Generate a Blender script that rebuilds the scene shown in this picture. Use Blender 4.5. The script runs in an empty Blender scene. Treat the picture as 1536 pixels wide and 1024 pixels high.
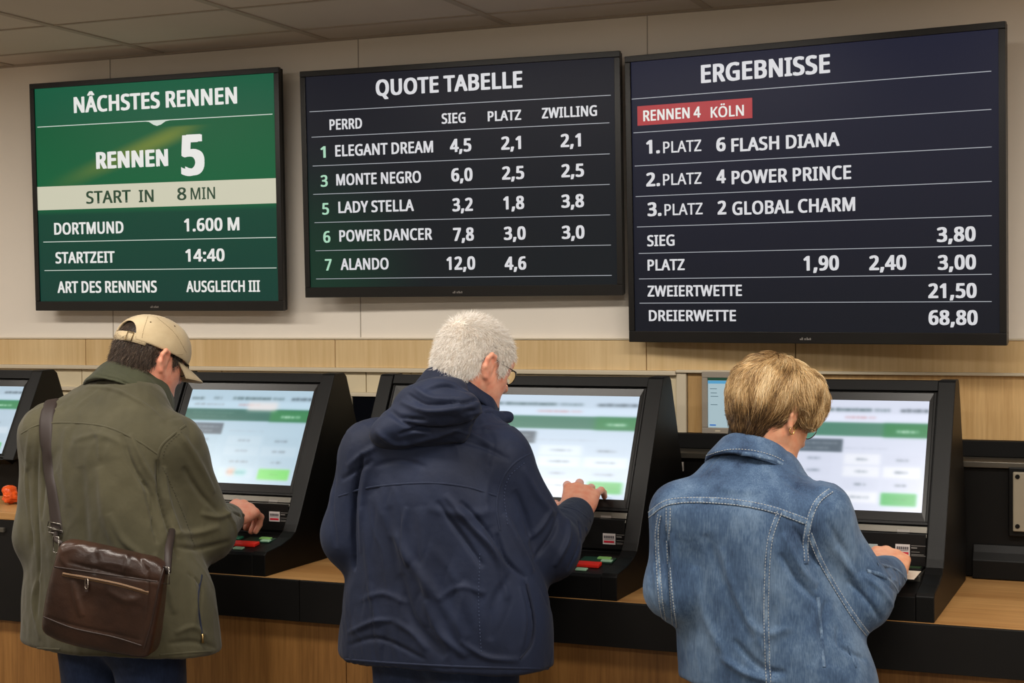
# letter: (advance, outline points x y, triangles) in thousandths of the letter size
GLYPHS = {
'A': (512, (437,0,368,177,141,177,73,0,0,0,224,575,289,575,512,0,282,415,279,424,274,438,269,455,263,473,259,489,255,500,251,484,247,468,242,452,238,438,234,425,230,415,165,241,346,241), (4,6,5,4,14,6,14,7,6,4,15,14,13,7,14,12,7,13,4,16,15,11,7,12,4,17,16,10,7,11,4,18,17,4,19,18,9,7,10,4,20,19,8,7,9,4,21,20,22,7,8,4,2,21,2,22,21,2,1,22,1,7,22,4,3,2,0,7,1)),
'B': (521, (241,573,336,565,404,541,445,497,459,431,456,399,446,371,431,347,409,328,382,313,350,304,350,300,384,292,415,279,441,261,461,236,474,203,478,163,472,115,454,74,425,42,385,19,337,5,279,0,78,0,78,573,256,329,318,335,357,352,377,382,384,423,376,463,351,490,308,506,245,511,150,511,150,329,150,269,150,61,265,61,330,68,371,91,394,125,401,168,398,197,388,221,370,241,344,256,307,266,260,269), (24,35,25,35,0,25,35,1,0,35,2,1,35,34,2,34,3,2,24,36,35,33,3,34,32,3,33,32,4,3,31,4,32,30,4,31,30,5,4,29,5,30,29,6,5,28,6,29,28,7,6,27,7,28,27,8,7,26,8,27,24,37,36,37,26,36,37,8,26,37,9,8,37,10,9,37,11,10,37,12,11,37,13,12,37,49,13,49,14,13,24,38,37,48,14,49,47,14,48,47,15,14,46,15,47,45,15,46,45,16,15,44,16,45,44,17,16,43,17,44,42,17,43,42,18,17,41,18,42,41,19,18,40,19,41,40,20,19,39,20,40,24,39,38,24,20,39,24,21,20,24,22,21,24,23,22)),
'C': (507, (323,517,280,513,241,502,206,482,178,456,155,423,139,383,129,337,125,286,131,220,147,164,175,117,213,83,262,62,322,55,359,57,394,62,427,69,460,78,460,15,427,5,393,-2,356,-7,312,-8,232,1,166,28,115,72,78,131,56,203,49,287,53,349,67,406,89,456,120,499,159,534,206,559,261,575,324,581,367,578,409,572,448,561,482,547,453,486,425,497,394,508,360,515), (36,38,37,36,39,38,35,39,36,35,40,39,35,41,40,34,41,35,34,45,41,45,44,41,44,43,41,43,42,41,33,1,34,1,0,34,0,45,34,33,2,1,33,3,2,32,3,33,32,4,3,31,4,32,31,5,4,31,6,5,30,6,31,30,7,6,29,7,30,29,8,7,28,8,29,28,9,8,28,10,9,27,10,28,27,11,10,26,11,27,26,12,11,26,13,12,17,19,18,25,13,26,16,19,17,25,14,13,15,19,16,14,19,15,25,19,14,24,19,25,24,20,19,24,21,20,23,21,24,23,22,21)),
'D': (585, (536,292,528,203,501,131,457,74,399,33,325,8,237,0,78,0,78,573,254,573,335,565,404,540,460,501,502,446,528,377,460,289,454,359,435,415,404,457,361,487,308,505,244,511,150,511,150,62,228,62,329,76,402,119,446,190), (7,22,8,22,9,8,22,10,9,22,11,10,22,21,11,21,12,11,7,23,22,20,12,21,19,12,20,19,13,12,18,13,19,17,13,18,17,14,13,16,14,17,16,0,14,15,0,16,15,1,0,27,1,15,27,2,1,26,2,27,26,3,2,25,3,26,24,3,25,24,4,3,7,24,23,7,4,24,7,5,4,7,6,5)),
'E': (446, (398,0,78,0,78,573,398,573,398,509,150,509,150,330,383,330,383,268,150,268,150,63,398,63), (1,5,2,5,3,2,5,4,3,1,6,5,1,9,6,9,7,6,9,8,7,1,10,9,1,11,10,1,0,11)),
'F': (416, (150,0,78,0,78,573,398,573,398,509,150,509,150,306,383,306,383,243,150,243), (1,5,2,5,3,2,5,4,3,1,6,5,1,9,6,9,7,6,9,8,7,1,0,9)),
'G': (584, (326,302,524,302,524,22,478,8,431,-1,380,-6,323,-8,241,1,173,28,120,71,81,130,57,202,49,286,58,370,84,442,127,500,186,544,259,571,346,581,392,578,437,572,478,561,516,547,489,484,457,497,421,508,382,515,342,517,278,510,225,489,181,455,150,409,131,353,124,286,130,222,146,166,175,119,216,84,270,62,340,55,375,56,404,59,429,63,452,68,452,238,326,238), (17,19,18,17,20,19,17,21,20,16,21,17,16,22,21,16,26,22,26,25,22,25,24,22,24,23,22,15,27,16,27,26,16,15,28,27,15,29,28,14,29,15,14,30,29,14,31,30,13,31,14,13,32,31,12,32,13,12,33,32,45,1,0,45,44,1,44,2,1,11,33,12,11,34,33,43,2,44,11,35,34,10,35,11,10,36,35,9,36,10,9,37,36,9,38,37,8,38,9,42,2,43,41,2,42,8,39,38,40,2,41,39,2,40,8,2,39,7,2,8,7,3,2,7,4,3,6,4,7,6,5,4)),
'H': (594, (516,0,443,0,443,267,150,267,150,0,78,0,78,573,150,573,150,330,443,330,443,573,516,573), (5,7,6,5,8,7,9,11,10,9,0,11,5,3,8,3,9,8,3,2,9,2,0,9,5,4,3,1,0,2)),
'I': (272, (239,0,32,0,32,42,99,57,99,515,32,531,32,573,239,573,239,531,172,515,172,57,239,42), (5,7,6,5,8,7,4,8,5,4,9,8,3,9,4,3,10,9,2,10,3,2,11,10,1,11,2,1,0,11)),
'K': (496, (496,0,411,0,209,273,150,222,150,0,78,0,78,573,150,573,150,290,174,318,199,345,224,372,249,399,403,573,488,573,261,323), (5,7,6,5,8,7,12,14,13,12,15,14,11,15,12,10,15,11,9,15,10,9,0,15,8,2,9,2,0,9,5,3,8,3,2,8,1,0,2,5,4,3)),
'L': (420, (78,0,78,573,150,573,150,64,400,64,400,0), (0,2,1,0,3,2,0,4,3,0,5,4)),
'M': (727, (330,0,142,502,139,502,140,484,142,461,143,435,144,407,144,377,144,347,144,0,78,0,78,573,184,573,361,103,364,103,544,573,650,573,650,0,578,0,578,352,578,380,579,408,580,435,581,460,583,482,584,501,581,501,390,0), (10,2,11,2,12,11,2,1,12,1,13,12,14,26,15,26,16,15,26,25,16,25,17,16,10,3,2,0,13,1,14,27,26,24,17,25,10,4,3,23,17,24,10,5,4,22,17,23,10,6,5,21,17,22,20,17,21,10,7,6,19,17,20,10,8,7,18,17,19,10,9,8,0,14,13,0,27,14)),
'N': (609, (532,0,447,0,141,476,138,476,139,455,141,432,142,406,143,378,144,349,144,320,144,0,78,0,78,573,161,573,467,99,470,99,469,115,468,137,467,164,466,193,465,223,464,249,464,573,532,573), (11,3,12,3,13,12,3,2,13,2,14,13,21,23,22,21,0,23,11,4,3,1,14,2,11,5,4,11,6,5,11,7,6,11,8,7,11,9,8,11,10,9,20,0,21,19,0,20,18,0,19,17,0,18,16,0,17,15,0,16,1,15,14,1,0,15)),
'O': (626, (577,287,573,224,561,166,540,116,510,73,473,38,428,13,375,-3,314,-8,251,-3,196,13,151,39,114,73,85,116,65,167,53,224,49,288,56,370,78,442,114,500,166,545,232,572,314,581,393,572,459,545,510,501,547,442,570,370,125,287,130,220,145,163,171,117,207,83,255,62,314,55,373,62,420,83,456,117,481,163,496,220,501,287,490,384,456,457,398,503,314,518,255,511,207,490,171,457,145,411,130,354), (21,23,22,21,24,23,20,24,21,20,25,24,19,44,20,44,25,20,19,45,44,43,25,44,19,46,45,42,25,43,42,26,25,18,46,19,18,47,46,18,48,47,41,26,42,41,27,26,17,48,18,17,49,48,40,27,41,16,49,17,40,0,27,16,28,49,15,28,16,15,29,28,39,0,40,39,1,0,14,29,15,39,2,1,14,30,29,38,2,39,13,30,14,38,3,2,13,31,30,37,3,38,36,3,37,13,32,31,12,32,13,36,4,3,12,33,32,35,4,36,11,33,12,35,5,4,11,34,33,34,5,35,11,5,34,10,5,11,10,6,5,9,6,10,9,7,6,8,7,9)),
'P': (485, (229,573,326,562,393,528,431,475,444,404,441,370,433,336,417,306,395,278,364,255,324,238,275,227,216,223,150,223,150,0,78,0,78,573,223,511,150,511,150,285,208,285,258,288,298,296,330,311,352,334,365,363,370,401,361,449,334,484,289,504), (15,18,16,18,0,16,18,1,0,18,2,1,18,17,2,17,29,2,29,3,2,15,19,18,28,3,29,27,3,28,27,4,3,26,4,27,26,5,4,25,5,26,25,6,5,24,6,25,24,7,6,23,7,24,22,7,23,22,8,7,21,8,22,20,8,21,15,13,19,13,20,19,13,8,20,13,9,8,13,10,9,13,11,10,13,12,11,15,14,13)),
'Q': (626, (577,287,573,221,559,160,535,108,503,64,461,30,411,6,548,-136,444,-136,334,-7,329,-7,324,-8,318,-8,314,-8,251,-3,196,13,151,39,114,73,85,116,65,167,53,224,49,288,56,370,78,442,114,500,166,545,232,572,314,581,393,572,459,545,510,501,547,442,570,370,125,287,130,220,145,163,171,117,207,83,255,62,314,55,373,62,420,83,456,117,481,163,496,220,501,287,490,384,456,457,398,503,314,518,255,511,207,490,171,457,145,411,130,354), (26,28,27,26,29,28,25,29,26,25,30,29,24,49,25,49,30,25,24,50,49,48,30,49,24,51,50,47,30,48,47,31,30,23,51,24,23,52,51,23,53,52,46,31,47,46,32,31,22,53,23,22,54,53,45,32,46,21,54,22,45,0,32,21,33,54,20,33,21,20,34,33,44,0,45,44,1,0,19,34,20,44,2,1,19,35,34,43,2,44,18,35,19,18,36,35,42,2,43,42,3,2,41,3,42,18,37,36,17,37,18,41,4,3,17,38,37,40,4,41,16,38,17,40,5,4,16,39,38,39,5,40,16,5,39,15,5,16,15,6,5,14,6,15,14,9,6,9,7,6,13,10,14,10,9,14,8,7,9,13,11,10,13,12,11)),
'R': (499, (236,573,301,568,353,555,393,532,422,500,439,460,444,410,440,368,427,334,408,306,385,285,358,269,330,257,487,0,403,0,264,237,150,237,150,0,78,0,78,573,232,510,150,510,150,298,236,298,296,304,338,325,362,359,370,407,366,440,355,467,336,486,310,500,275,507), (18,21,19,21,0,19,21,1,0,21,2,1,21,3,2,21,20,3,20,4,3,18,22,21,32,4,20,31,4,32,31,5,4,30,5,31,29,5,30,28,5,29,28,6,5,27,6,28,27,7,6,26,7,27,26,8,7,25,8,26,25,9,8,24,9,25,24,10,9,23,10,24,18,16,22,16,23,22,16,10,23,16,11,10,16,12,11,16,15,12,15,13,12,18,17,16,14,13,15)),
'S': (440, (403,153,396,106,378,66,348,35,307,11,257,-3,198,-8,167,-7,137,-5,109,-1,83,4,61,11,41,19,41,88,73,76,113,65,156,57,201,55,240,57,273,66,298,79,316,98,327,120,330,147,327,173,318,194,302,213,277,230,242,247,196,265,161,279,131,294,106,311,85,330,69,351,57,375,50,403,48,435,54,477,71,513,99,542,136,563,180,576,231,581,276,578,318,572,355,562,389,549,366,487,336,499,302,508,266,515,229,517,196,515,169,507,148,494,133,478,124,457,121,434,124,407,133,386,149,367,172,351,204,335,246,318,293,299,332,279,362,255,385,228,398,194), (42,44,43,42,45,44,41,45,42,41,46,45,40,46,41,40,47,46,40,51,47,51,50,47,50,49,47,49,48,47,39,52,40,52,51,40,39,53,52,39,54,53,38,54,39,38,55,54,38,56,55,38,57,56,37,57,38,37,58,57,36,58,37,36,59,58,36,60,59,35,60,36,35,61,60,34,61,35,34,62,61,34,63,62,33,63,34,33,64,63,32,64,33,32,65,64,31,65,32,31,66,65,30,66,31,29,66,30,29,67,66,28,67,29,28,68,67,27,68,28,26,68,27,26,69,68,25,69,26,25,0,69,24,0,25,23,0,24,23,1,0,22,1,23,21,1,22,21,2,1,20,2,21,12,14,13,19,2,20,12,15,14,19,3,2,18,3,19,12,16,15,17,3,18,12,17,16,12,3,17,12,4,3,11,4,12,11,5,4,10,5,11,9,5,10,8,5,9,8,6,5,7,6,8)),
'T': (446, (259,0,187,0,187,509,8,509,8,573,437,573,437,509,259,509), (3,5,4,3,6,5,2,6,3,1,7,2,7,6,2,1,0,7)),
'U': (586, (513,202,507,146,489,95,459,52,416,20,360,-1,290,-8,196,7,128,50,86,118,72,204,72,573,144,573,144,201,154,139,182,93,228,64,294,55,342,59,379,73,407,96,427,126,438,161,442,202,442,573,513,573), (10,12,11,10,13,12,23,25,24,23,0,25,9,13,10,22,0,23,22,1,0,9,14,13,21,1,22,21,2,1,9,15,14,20,2,21,8,15,9,19,2,20,19,3,2,8,16,15,18,3,19,8,17,16,17,3,18,8,3,17,8,4,3,7,4,8,7,5,4,6,5,7)),
'W': (746, (735,573,583,0,510,0,399,375,394,392,389,410,384,427,380,443,376,458,373,471,371,481,370,488,369,481,367,471,364,458,361,443,357,427,352,409,348,391,342,373,234,0,161,0,10,573,85,573,174,223,179,205,183,186,187,169,190,151,194,134,196,118,199,102,201,87,204,103,206,119,210,137,213,154,218,173,222,191,227,209,232,227,333,573,407,573,512,225,518,206,523,187,527,169,532,151,535,133,538,117,541,101,544,87,547,107,550,129,555,151,560,175,566,199,572,224,660,573), (21,23,22,21,24,23,40,42,41,40,11,42,11,43,42,57,0,58,57,1,0,40,12,11,10,43,11,40,13,12,9,43,10,40,14,13,8,43,9,40,15,14,7,43,8,40,16,15,6,43,7,5,43,6,40,17,16,4,43,5,40,18,17,3,43,4,40,19,18,2,43,3,40,20,19,39,20,40,2,44,43,56,1,57,21,25,24,38,20,39,2,45,44,21,26,25,55,1,56,37,20,38,2,46,45,21,27,26,54,1,55,36,20,37,2,47,46,21,28,27,35,20,36,53,1,54,21,29,28,2,48,47,34,20,35,21,30,29,2,49,48,52,1,53,33,20,34,21,31,30,2,50,49,51,1,52,32,20,33,21,32,31,2,51,50,21,20,32,2,1,51)),
'Z': (459, (427,0,30,0,30,55,332,508,40,508,40,573,419,573,419,518,118,64,427,64), (4,6,5,4,7,6,4,3,7,3,8,7,2,8,3,2,9,8,2,0,9,1,0,2)),
'Â': (512, (290,757,302,738,318,717,336,695,356,674,374,654,391,638,391,629,341,629,320,643,298,660,275,680,253,701,232,680,210,661,189,644,168,629,119,629,119,638,136,655,154,674,172,696,190,717,206,738,218,757,437,0,368,177,141,177,73,0,0,0,224,575,289,575,512,0,282,415,279,424,274,438,269,455,263,473,259,489,255,500,251,484,247,468,242,452,238,438,234,425,230,415,165,241,346,241), (29,31,30,29,39,31,39,32,31,29,40,39,38,32,39,37,32,38,29,41,40,36,32,37,29,42,41,35,32,36,29,43,42,29,44,43,34,32,35,29,45,44,33,32,34,29,46,45,47,32,33,29,27,46,27,47,46,27,26,47,26,32,47,29,28,27,25,32,26,23,0,24,23,1,0,22,1,23,22,2,1,21,2,22,21,12,2,12,3,2,21,13,12,11,3,12,20,13,21,11,4,3,20,14,13,10,4,11,19,14,20,10,5,4,19,15,14,9,5,10,18,15,19,9,6,5,18,16,15,8,6,9,17,16,18,8,7,6)),
'Ö': (626, (352,689,355,707,363,719,375,726,389,728,403,726,415,719,424,707,427,689,424,671,415,659,403,651,389,649,375,651,363,659,355,671,577,287,573,224,561,166,540,116,510,73,473,38,428,13,375,-3,314,-8,251,-3,196,13,151,39,114,73,85,116,65,167,53,224,49,288,56,370,78,442,114,500,166,545,232,572,314,581,393,572,459,545,510,501,547,442,570,370,125,287,130,220,145,163,171,117,207,83,255,62,314,55,373,62,420,83,456,117,481,163,496,220,501,287,490,384,456,457,398,503,314,518,255,511,207,490,171,457,145,411,130,354,201,689,204,707,213,719,225,726,239,728,253,726,265,719,274,707,277,689,274,671,265,659,253,651,239,649,225,651,213,659,204,671), (37,39,38,37,40,39,36,40,37,36,41,40,35,60,36,60,41,36,35,61,60,59,41,60,35,62,61,58,41,59,58,42,41,34,62,35,34,63,62,34,64,63,57,42,58,57,43,42,33,64,34,33,65,64,56,43,57,32,65,33,56,16,43,32,44,65,31,44,32,31,45,44,55,16,56,55,17,16,30,45,31,55,18,17,30,46,45,54,18,55,29,46,30,54,19,18,29,47,46,53,19,54,52,19,53,29,48,47,28,48,29,52,20,19,28,49,48,51,20,52,27,49,28,51,21,20,27,50,49,50,21,51,27,21,50,26,21,27,26,22,21,25,22,26,25,23,22,24,23,25,69,71,70,68,71,69,68,72,71,67,72,68,67,73,72,66,73,67,66,74,73,81,74,66,81,75,74,80,75,81,80,76,75,79,76,80,79,77,76,78,77,79,3,5,4,2,5,3,2,6,5,1,6,2,1,7,6,0,7,1,0,8,7,15,8,0,15,9,8,14,9,15,14,10,9,13,10,14,13,11,10,12,11,13)),
'0': (459, (419,287,417,221,409,163,395,112,376,70,349,37,316,12,276,-3,229,-8,170,1,122,27,86,70,60,129,44,201,39,287,44,373,58,446,83,504,119,547,167,573,229,581,287,573,335,547,372,504,399,446,414,373,110,287,113,215,121,156,137,111,159,78,190,59,229,52,268,59,298,78,320,110,336,156,345,215,348,287,345,359,336,417,320,463,298,495,268,515,229,521,190,515,159,495,137,463,121,417,113,359), (19,21,20,18,21,19,18,22,21,17,22,18,17,44,22,44,23,22,17,45,44,43,23,44,17,46,45,42,23,43,16,46,17,42,24,23,16,47,46,41,24,42,16,48,47,40,24,41,15,48,16,40,25,24,15,49,48,39,25,40,14,49,15,39,0,25,14,26,49,38,0,39,13,26,14,13,27,26,37,0,38,37,1,0,37,2,1,13,28,27,36,2,37,12,28,13,36,3,2,12,29,28,35,3,36,11,29,12,35,4,3,11,30,29,34,4,35,11,31,30,33,4,34,10,31,11,33,5,4,10,32,31,32,5,33,10,5,32,10,6,5,9,6,10,9,7,6,8,7,9)),
'1': (459, (285,0,216,0,216,400,216,422,216,439,217,455,217,470,218,484,219,499,207,487,196,477,184,467,169,455,108,405,71,452,226,573,285,573), (14,16,15,14,8,16,8,0,16,14,9,8,7,0,8,14,10,9,6,0,7,14,11,10,5,0,6,14,12,11,4,0,5,14,13,12,3,0,4,2,0,3,1,0,2)),
'2': (459, (417,0,38,0,38,59,188,210,228,251,261,287,287,320,306,353,318,387,322,424,315,466,294,496,261,514,221,520,181,517,147,506,115,489,83,466,45,513,68,531,94,548,122,561,153,572,186,578,221,581,270,576,313,562,347,540,372,510,388,472,394,428,389,385,375,344,353,305,324,267,288,227,247,185,128,67,128,64,417,64), (23,25,24,22,25,23,22,26,25,21,26,22,21,27,26,20,27,21,19,27,20,19,28,27,18,13,19,13,28,19,18,14,13,12,28,13,18,15,14,11,28,12,17,16,18,16,15,18,11,29,28,10,29,11,10,30,29,9,30,10,9,31,30,8,31,9,7,31,8,7,32,31,6,32,7,6,33,32,5,33,6,5,34,33,4,34,5,4,35,34,3,35,4,3,36,35,2,36,3,2,37,36,2,38,37,2,39,38,2,0,39,1,0,2)),
'3': (459, (395,439,392,403,381,372,363,347,340,326,310,311,277,302,277,298,337,283,379,255,405,214,413,163,407,116,390,74,360,40,318,14,263,-3,193,-8,150,-6,110,-1,72,8,36,23,36,89,74,73,114,61,155,54,194,51,260,59,305,81,331,117,339,164,335,197,320,223,297,242,265,255,226,263,179,265,123,265,123,326,180,326,223,329,259,339,286,356,307,377,319,404,323,434,316,471,295,498,262,516,219,521,190,520,164,515,140,508,117,498,96,487,75,473,39,521,73,544,115,563,163,576,218,581,296,571,352,540,384,495), (59,61,60,58,61,59,58,62,61,57,62,58,56,62,57,56,49,62,49,48,62,48,63,62,55,54,56,54,53,56,53,52,56,52,51,56,51,50,56,50,49,56,47,63,48,46,63,47,46,0,63,45,0,46,45,1,0,44,1,45,43,1,44,43,2,1,42,2,43,42,3,2,41,3,42,41,4,3,40,4,41,39,4,40,39,5,4,37,39,38,37,5,39,37,6,5,37,7,6,37,8,7,37,36,8,36,9,8,35,9,36,34,9,35,33,9,34,33,10,9,32,10,33,31,10,32,31,11,10,30,11,31,29,11,30,29,12,11,28,12,29,28,13,12,21,23,22,27,13,28,27,14,13,21,24,23,21,25,24,26,14,27,21,26,25,21,14,26,21,15,14,20,15,21,20,16,15,19,16,20,18,16,19,18,17,16)),
'4': (459, (443,130,359,130,359,0,291,0,291,130,17,130,17,190,286,576,359,576,359,193,443,193,291,374,291,394,291,412,292,429,293,444,293,459,294,474,294,487,295,500,292,500,285,485,276,468,266,451,257,438,86,193,291,193), (6,20,7,20,8,7,20,19,8,19,9,8,6,21,20,18,9,19,17,9,18,6,22,21,16,9,17,6,23,22,15,9,16,6,24,23,14,9,15,6,25,24,13,9,14,12,9,13,11,9,12,26,9,11,6,26,25,6,9,26,6,10,9,6,0,10,5,0,6,4,0,5,3,1,4,1,0,4,3,2,1)),
'5': (459, (221,351,275,346,322,331,361,307,389,274,407,232,413,183,407,128,387,81,356,43,314,15,261,-2,199,-8,156,-6,116,0,80,10,51,23,51,90,82,74,121,62,161,55,200,52,239,55,274,65,302,82,323,106,336,137,341,176,332,225,306,262,262,284,197,292,173,291,146,288,120,284,99,280,64,302,86,573,373,573,373,508,146,508,132,342,148,345,169,348,194,350), (36,40,37,40,38,37,40,39,38,36,41,40,44,1,0,43,1,44,42,1,43,42,2,1,41,2,42,36,2,41,36,3,2,36,31,3,31,4,3,35,34,36,34,33,36,33,32,36,32,31,36,30,4,31,29,4,30,29,5,4,28,5,29,28,6,5,27,6,28,27,7,6,26,7,27,25,7,26,25,8,7,24,8,25,16,18,17,23,8,24,23,9,8,16,19,18,22,9,23,16,20,19,21,9,22,16,21,20,16,9,21,16,10,9,15,10,16,15,11,10,14,11,15,13,11,14,13,12,11)),
'6': (459, (44,245,46,294,51,342,60,389,75,433,95,474,121,510,155,539,196,562,246,576,306,581,324,580,344,579,362,577,377,573,377,513,362,517,344,520,326,522,308,523,257,518,216,504,183,483,158,454,139,419,127,380,119,337,115,291,119,291,133,309,150,326,170,339,194,350,223,356,255,358,302,353,342,338,375,313,400,279,416,236,421,184,415,129,399,82,372,44,336,15,291,-2,239,-8,199,-4,163,7,130,26,101,54,77,89,59,133,48,185,238,51,284,59,320,84,343,125,351,184,344,233,324,271,289,295,241,303,205,299,175,287,150,270,131,248,119,223,115,198,117,172,123,146,133,121,146,99,164,79,185,64,210,55), (9,11,10,9,12,11,9,13,12,9,14,13,8,14,9,8,16,14,16,15,14,7,18,8,18,17,8,17,16,8,6,19,7,19,18,7,6,20,19,6,21,20,5,21,6,5,22,21,5,23,22,4,23,5,4,24,23,3,24,4,3,25,24,2,25,3,2,26,25,33,35,34,32,35,33,32,36,35,31,36,32,1,26,2,30,36,31,30,37,36,1,27,26,29,37,30,29,62,37,62,38,37,28,62,29,28,63,62,61,38,62,28,64,63,60,38,61,0,27,1,0,28,27,0,64,28,0,65,64,60,39,38,59,39,60,0,66,65,0,67,66,53,67,0,59,40,39,58,40,59,53,68,67,53,69,68,52,69,53,57,40,58,57,41,40,52,70,69,52,71,70,51,71,52,57,42,41,56,42,57,51,72,71,51,73,72,50,73,51,55,42,56,55,43,42,50,74,73,50,75,74,54,43,55,50,54,75,49,54,50,49,43,54,49,44,43,48,44,49,48,45,44,47,45,48,47,46,45)),
'7': (459, (109,0,344,508,35,508,35,573,419,573,419,518,187,0), (2,4,3,2,5,4,2,1,5,1,6,5,0,6,1)),
'8': (459, (229,581,276,577,318,565,352,546,378,519,395,485,400,443,396,411,385,383,368,359,346,338,320,319,291,303,325,285,355,265,381,242,401,216,414,185,419,148,413,104,395,65,367,34,330,11,284,-3,231,-8,174,-3,126,10,89,33,61,63,45,101,39,146,43,183,56,214,75,241,99,264,128,283,158,299,131,316,107,336,87,358,71,383,61,411,58,444,63,485,80,518,107,545,141,565,182,577,108,145,116,107,138,76,176,55,229,48,281,55,319,76,342,108,350,148,346,174,335,197,317,217,293,235,264,251,229,265,217,270,184,254,157,237,136,219,121,197,111,173,228,524,188,518,155,502,134,476,127,441,130,414,141,391,157,373,179,357,204,344,232,330,258,343,282,357,302,373,317,392,327,414,330,441,323,476,302,502,270,518), (47,1,0,47,2,1,46,2,47,46,3,2,45,3,46,45,4,3,44,69,45,69,4,45,44,70,69,88,4,69,88,5,4,43,70,44,43,71,70,87,5,88,43,72,71,86,5,87,42,72,43,86,6,5,42,73,72,85,6,86,41,73,42,85,7,6,41,74,73,84,7,85,83,7,84,41,75,74,40,75,41,83,8,7,82,8,83,40,76,75,82,9,8,39,76,40,39,77,76,81,9,82,81,10,9,38,77,39,38,78,77,80,10,81,38,79,78,79,10,80,79,11,10,37,79,38,37,11,79,37,12,11,36,12,37,36,13,12,35,13,36,35,14,13,34,63,35,63,14,35,34,64,63,62,14,63,61,14,62,61,15,14,33,64,34,33,65,64,60,15,61,60,16,15,32,65,33,32,66,65,59,16,60,32,67,66,58,16,59,58,17,16,31,67,32,31,68,67,57,17,58,57,18,17,30,68,31,56,18,57,30,48,68,56,19,18,55,19,56,29,48,30,29,49,48,54,19,55,29,50,49,54,20,19,28,50,29,28,51,50,53,20,54,53,21,20,27,51,28,27,52,51,52,21,53,27,21,52,27,22,21,26,22,27,26,23,22,25,23,26,25,24,23)),
'9': (459, (417,328,415,279,410,231,401,183,387,139,366,99,340,63,306,33,265,11,214,-3,154,-8,137,-8,117,-6,97,-4,82,0,82,60,97,56,115,53,134,50,152,50,204,54,245,68,278,90,303,118,322,153,334,192,342,235,346,281,341,281,327,263,310,247,290,233,266,223,237,216,204,214,158,219,118,235,85,260,61,294,45,336,40,387,46,443,63,491,90,529,127,557,171,575,223,581,262,577,299,565,332,545,361,518,384,483,402,439,413,388,223,521,178,513,142,488,118,447,110,388,117,339,137,301,171,277,220,269,256,273,286,285,311,303,330,325,342,349,346,374,344,400,338,426,328,451,315,474,298,493,277,508,252,518), (45,47,46,45,48,47,44,48,45,44,49,48,43,49,44,43,50,49,42,55,43,55,54,43,54,50,43,75,50,54,74,50,75,74,51,50,42,56,55,73,51,74,72,51,73,41,56,42,41,57,56,72,52,51,71,52,72,70,52,71,41,58,57,40,58,41,70,53,52,69,53,70,68,53,69,40,59,58,68,0,53,39,59,40,67,0,68,66,0,67,39,60,59,38,60,39,66,1,0,65,1,66,64,1,65,38,61,60,37,61,38,63,28,64,28,27,64,27,1,64,63,29,28,26,1,27,26,2,1,37,62,61,62,29,63,37,29,62,37,30,29,36,30,37,36,31,30,25,2,26,35,31,36,35,32,31,25,3,2,35,33,32,34,33,35,24,3,25,24,4,3,23,4,24,23,5,4,22,5,23,22,6,5,21,6,22,20,6,21,20,7,6,14,16,15,14,17,16,19,7,20,14,18,17,14,19,18,14,7,19,14,8,7,14,9,8,13,9,14,13,10,9,12,10,13,11,10,12)),
'.': (215, (58,43,61,69,72,85,88,94,107,97,126,94,142,85,153,69,157,43,153,18,142,2,126,-8,107,-11,88,-8,72,2,61,18), (3,5,4,2,5,3,2,6,5,1,6,2,1,7,6,0,7,1,0,8,7,15,8,0,15,9,8,14,9,15,14,10,9,13,10,14,13,11,10,12,11,13)),
',': (215, (154,84,146,55,136,23,124,-10,111,-42,98,-74,85,-103,33,-103,41,-72,49,-38,56,-3,63,31,68,63,73,93,148,93), (12,14,13,12,0,14,12,1,0,11,1,12,11,2,1,10,2,11,10,3,2,9,3,10,9,4,3,8,4,9,8,5,4,7,5,8,7,6,5)),
':': (215, (58,387,61,412,72,429,88,438,107,441,126,438,142,429,153,412,157,387,153,362,142,345,126,335,107,332,88,335,72,345,61,362,58,43,61,69,72,85,88,94,107,97,126,94,142,85,153,69,157,43,153,18,142,2,126,-8,107,-11,88,-8,72,2,61,18), (19,21,20,18,21,19,18,22,21,17,22,18,17,23,22,16,23,17,16,24,23,31,24,16,31,25,24,30,25,31,30,26,25,29,26,30,29,27,26,28,27,29,3,5,4,2,5,3,2,6,5,1,6,2,1,7,6,0,7,1,0,8,7,15,8,0,15,9,8,14,9,15,14,10,9,13,10,14,13,11,10,12,11,13)),
'V': (481, (481,573,277,0,204,0,0,573,75,573,204,205,213,182,220,160,226,139,231,119,236,100,241,80,245,100,250,119,255,140,262,161,269,183,277,207,405,573), (2,4,3,2,5,4,17,0,18,17,1,0,16,1,17,2,6,5,15,1,16,2,7,6,14,1,15,2,8,7,13,1,14,2,9,8,12,1,13,2,10,9,11,1,12,2,11,10,2,1,11)),
'Y': (454, (227,291,376,573,454,573,263,222,263,0,191,0,191,219,0,573,79,573), (6,8,7,6,0,8,0,2,1,0,3,2,6,3,0,6,4,3,5,4,6)),
}
GCAP = 573; GSPACE = 209
import bpy, bmesh, math, random
import numpy as np
from mathutils import Vector, Matrix
from mathutils.bvhtree import BVHTree
random.seed(7); RNG = np.random.default_rng(7)
SC = bpy.context.scene; COL = SC.collection
PI = math.pi
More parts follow.
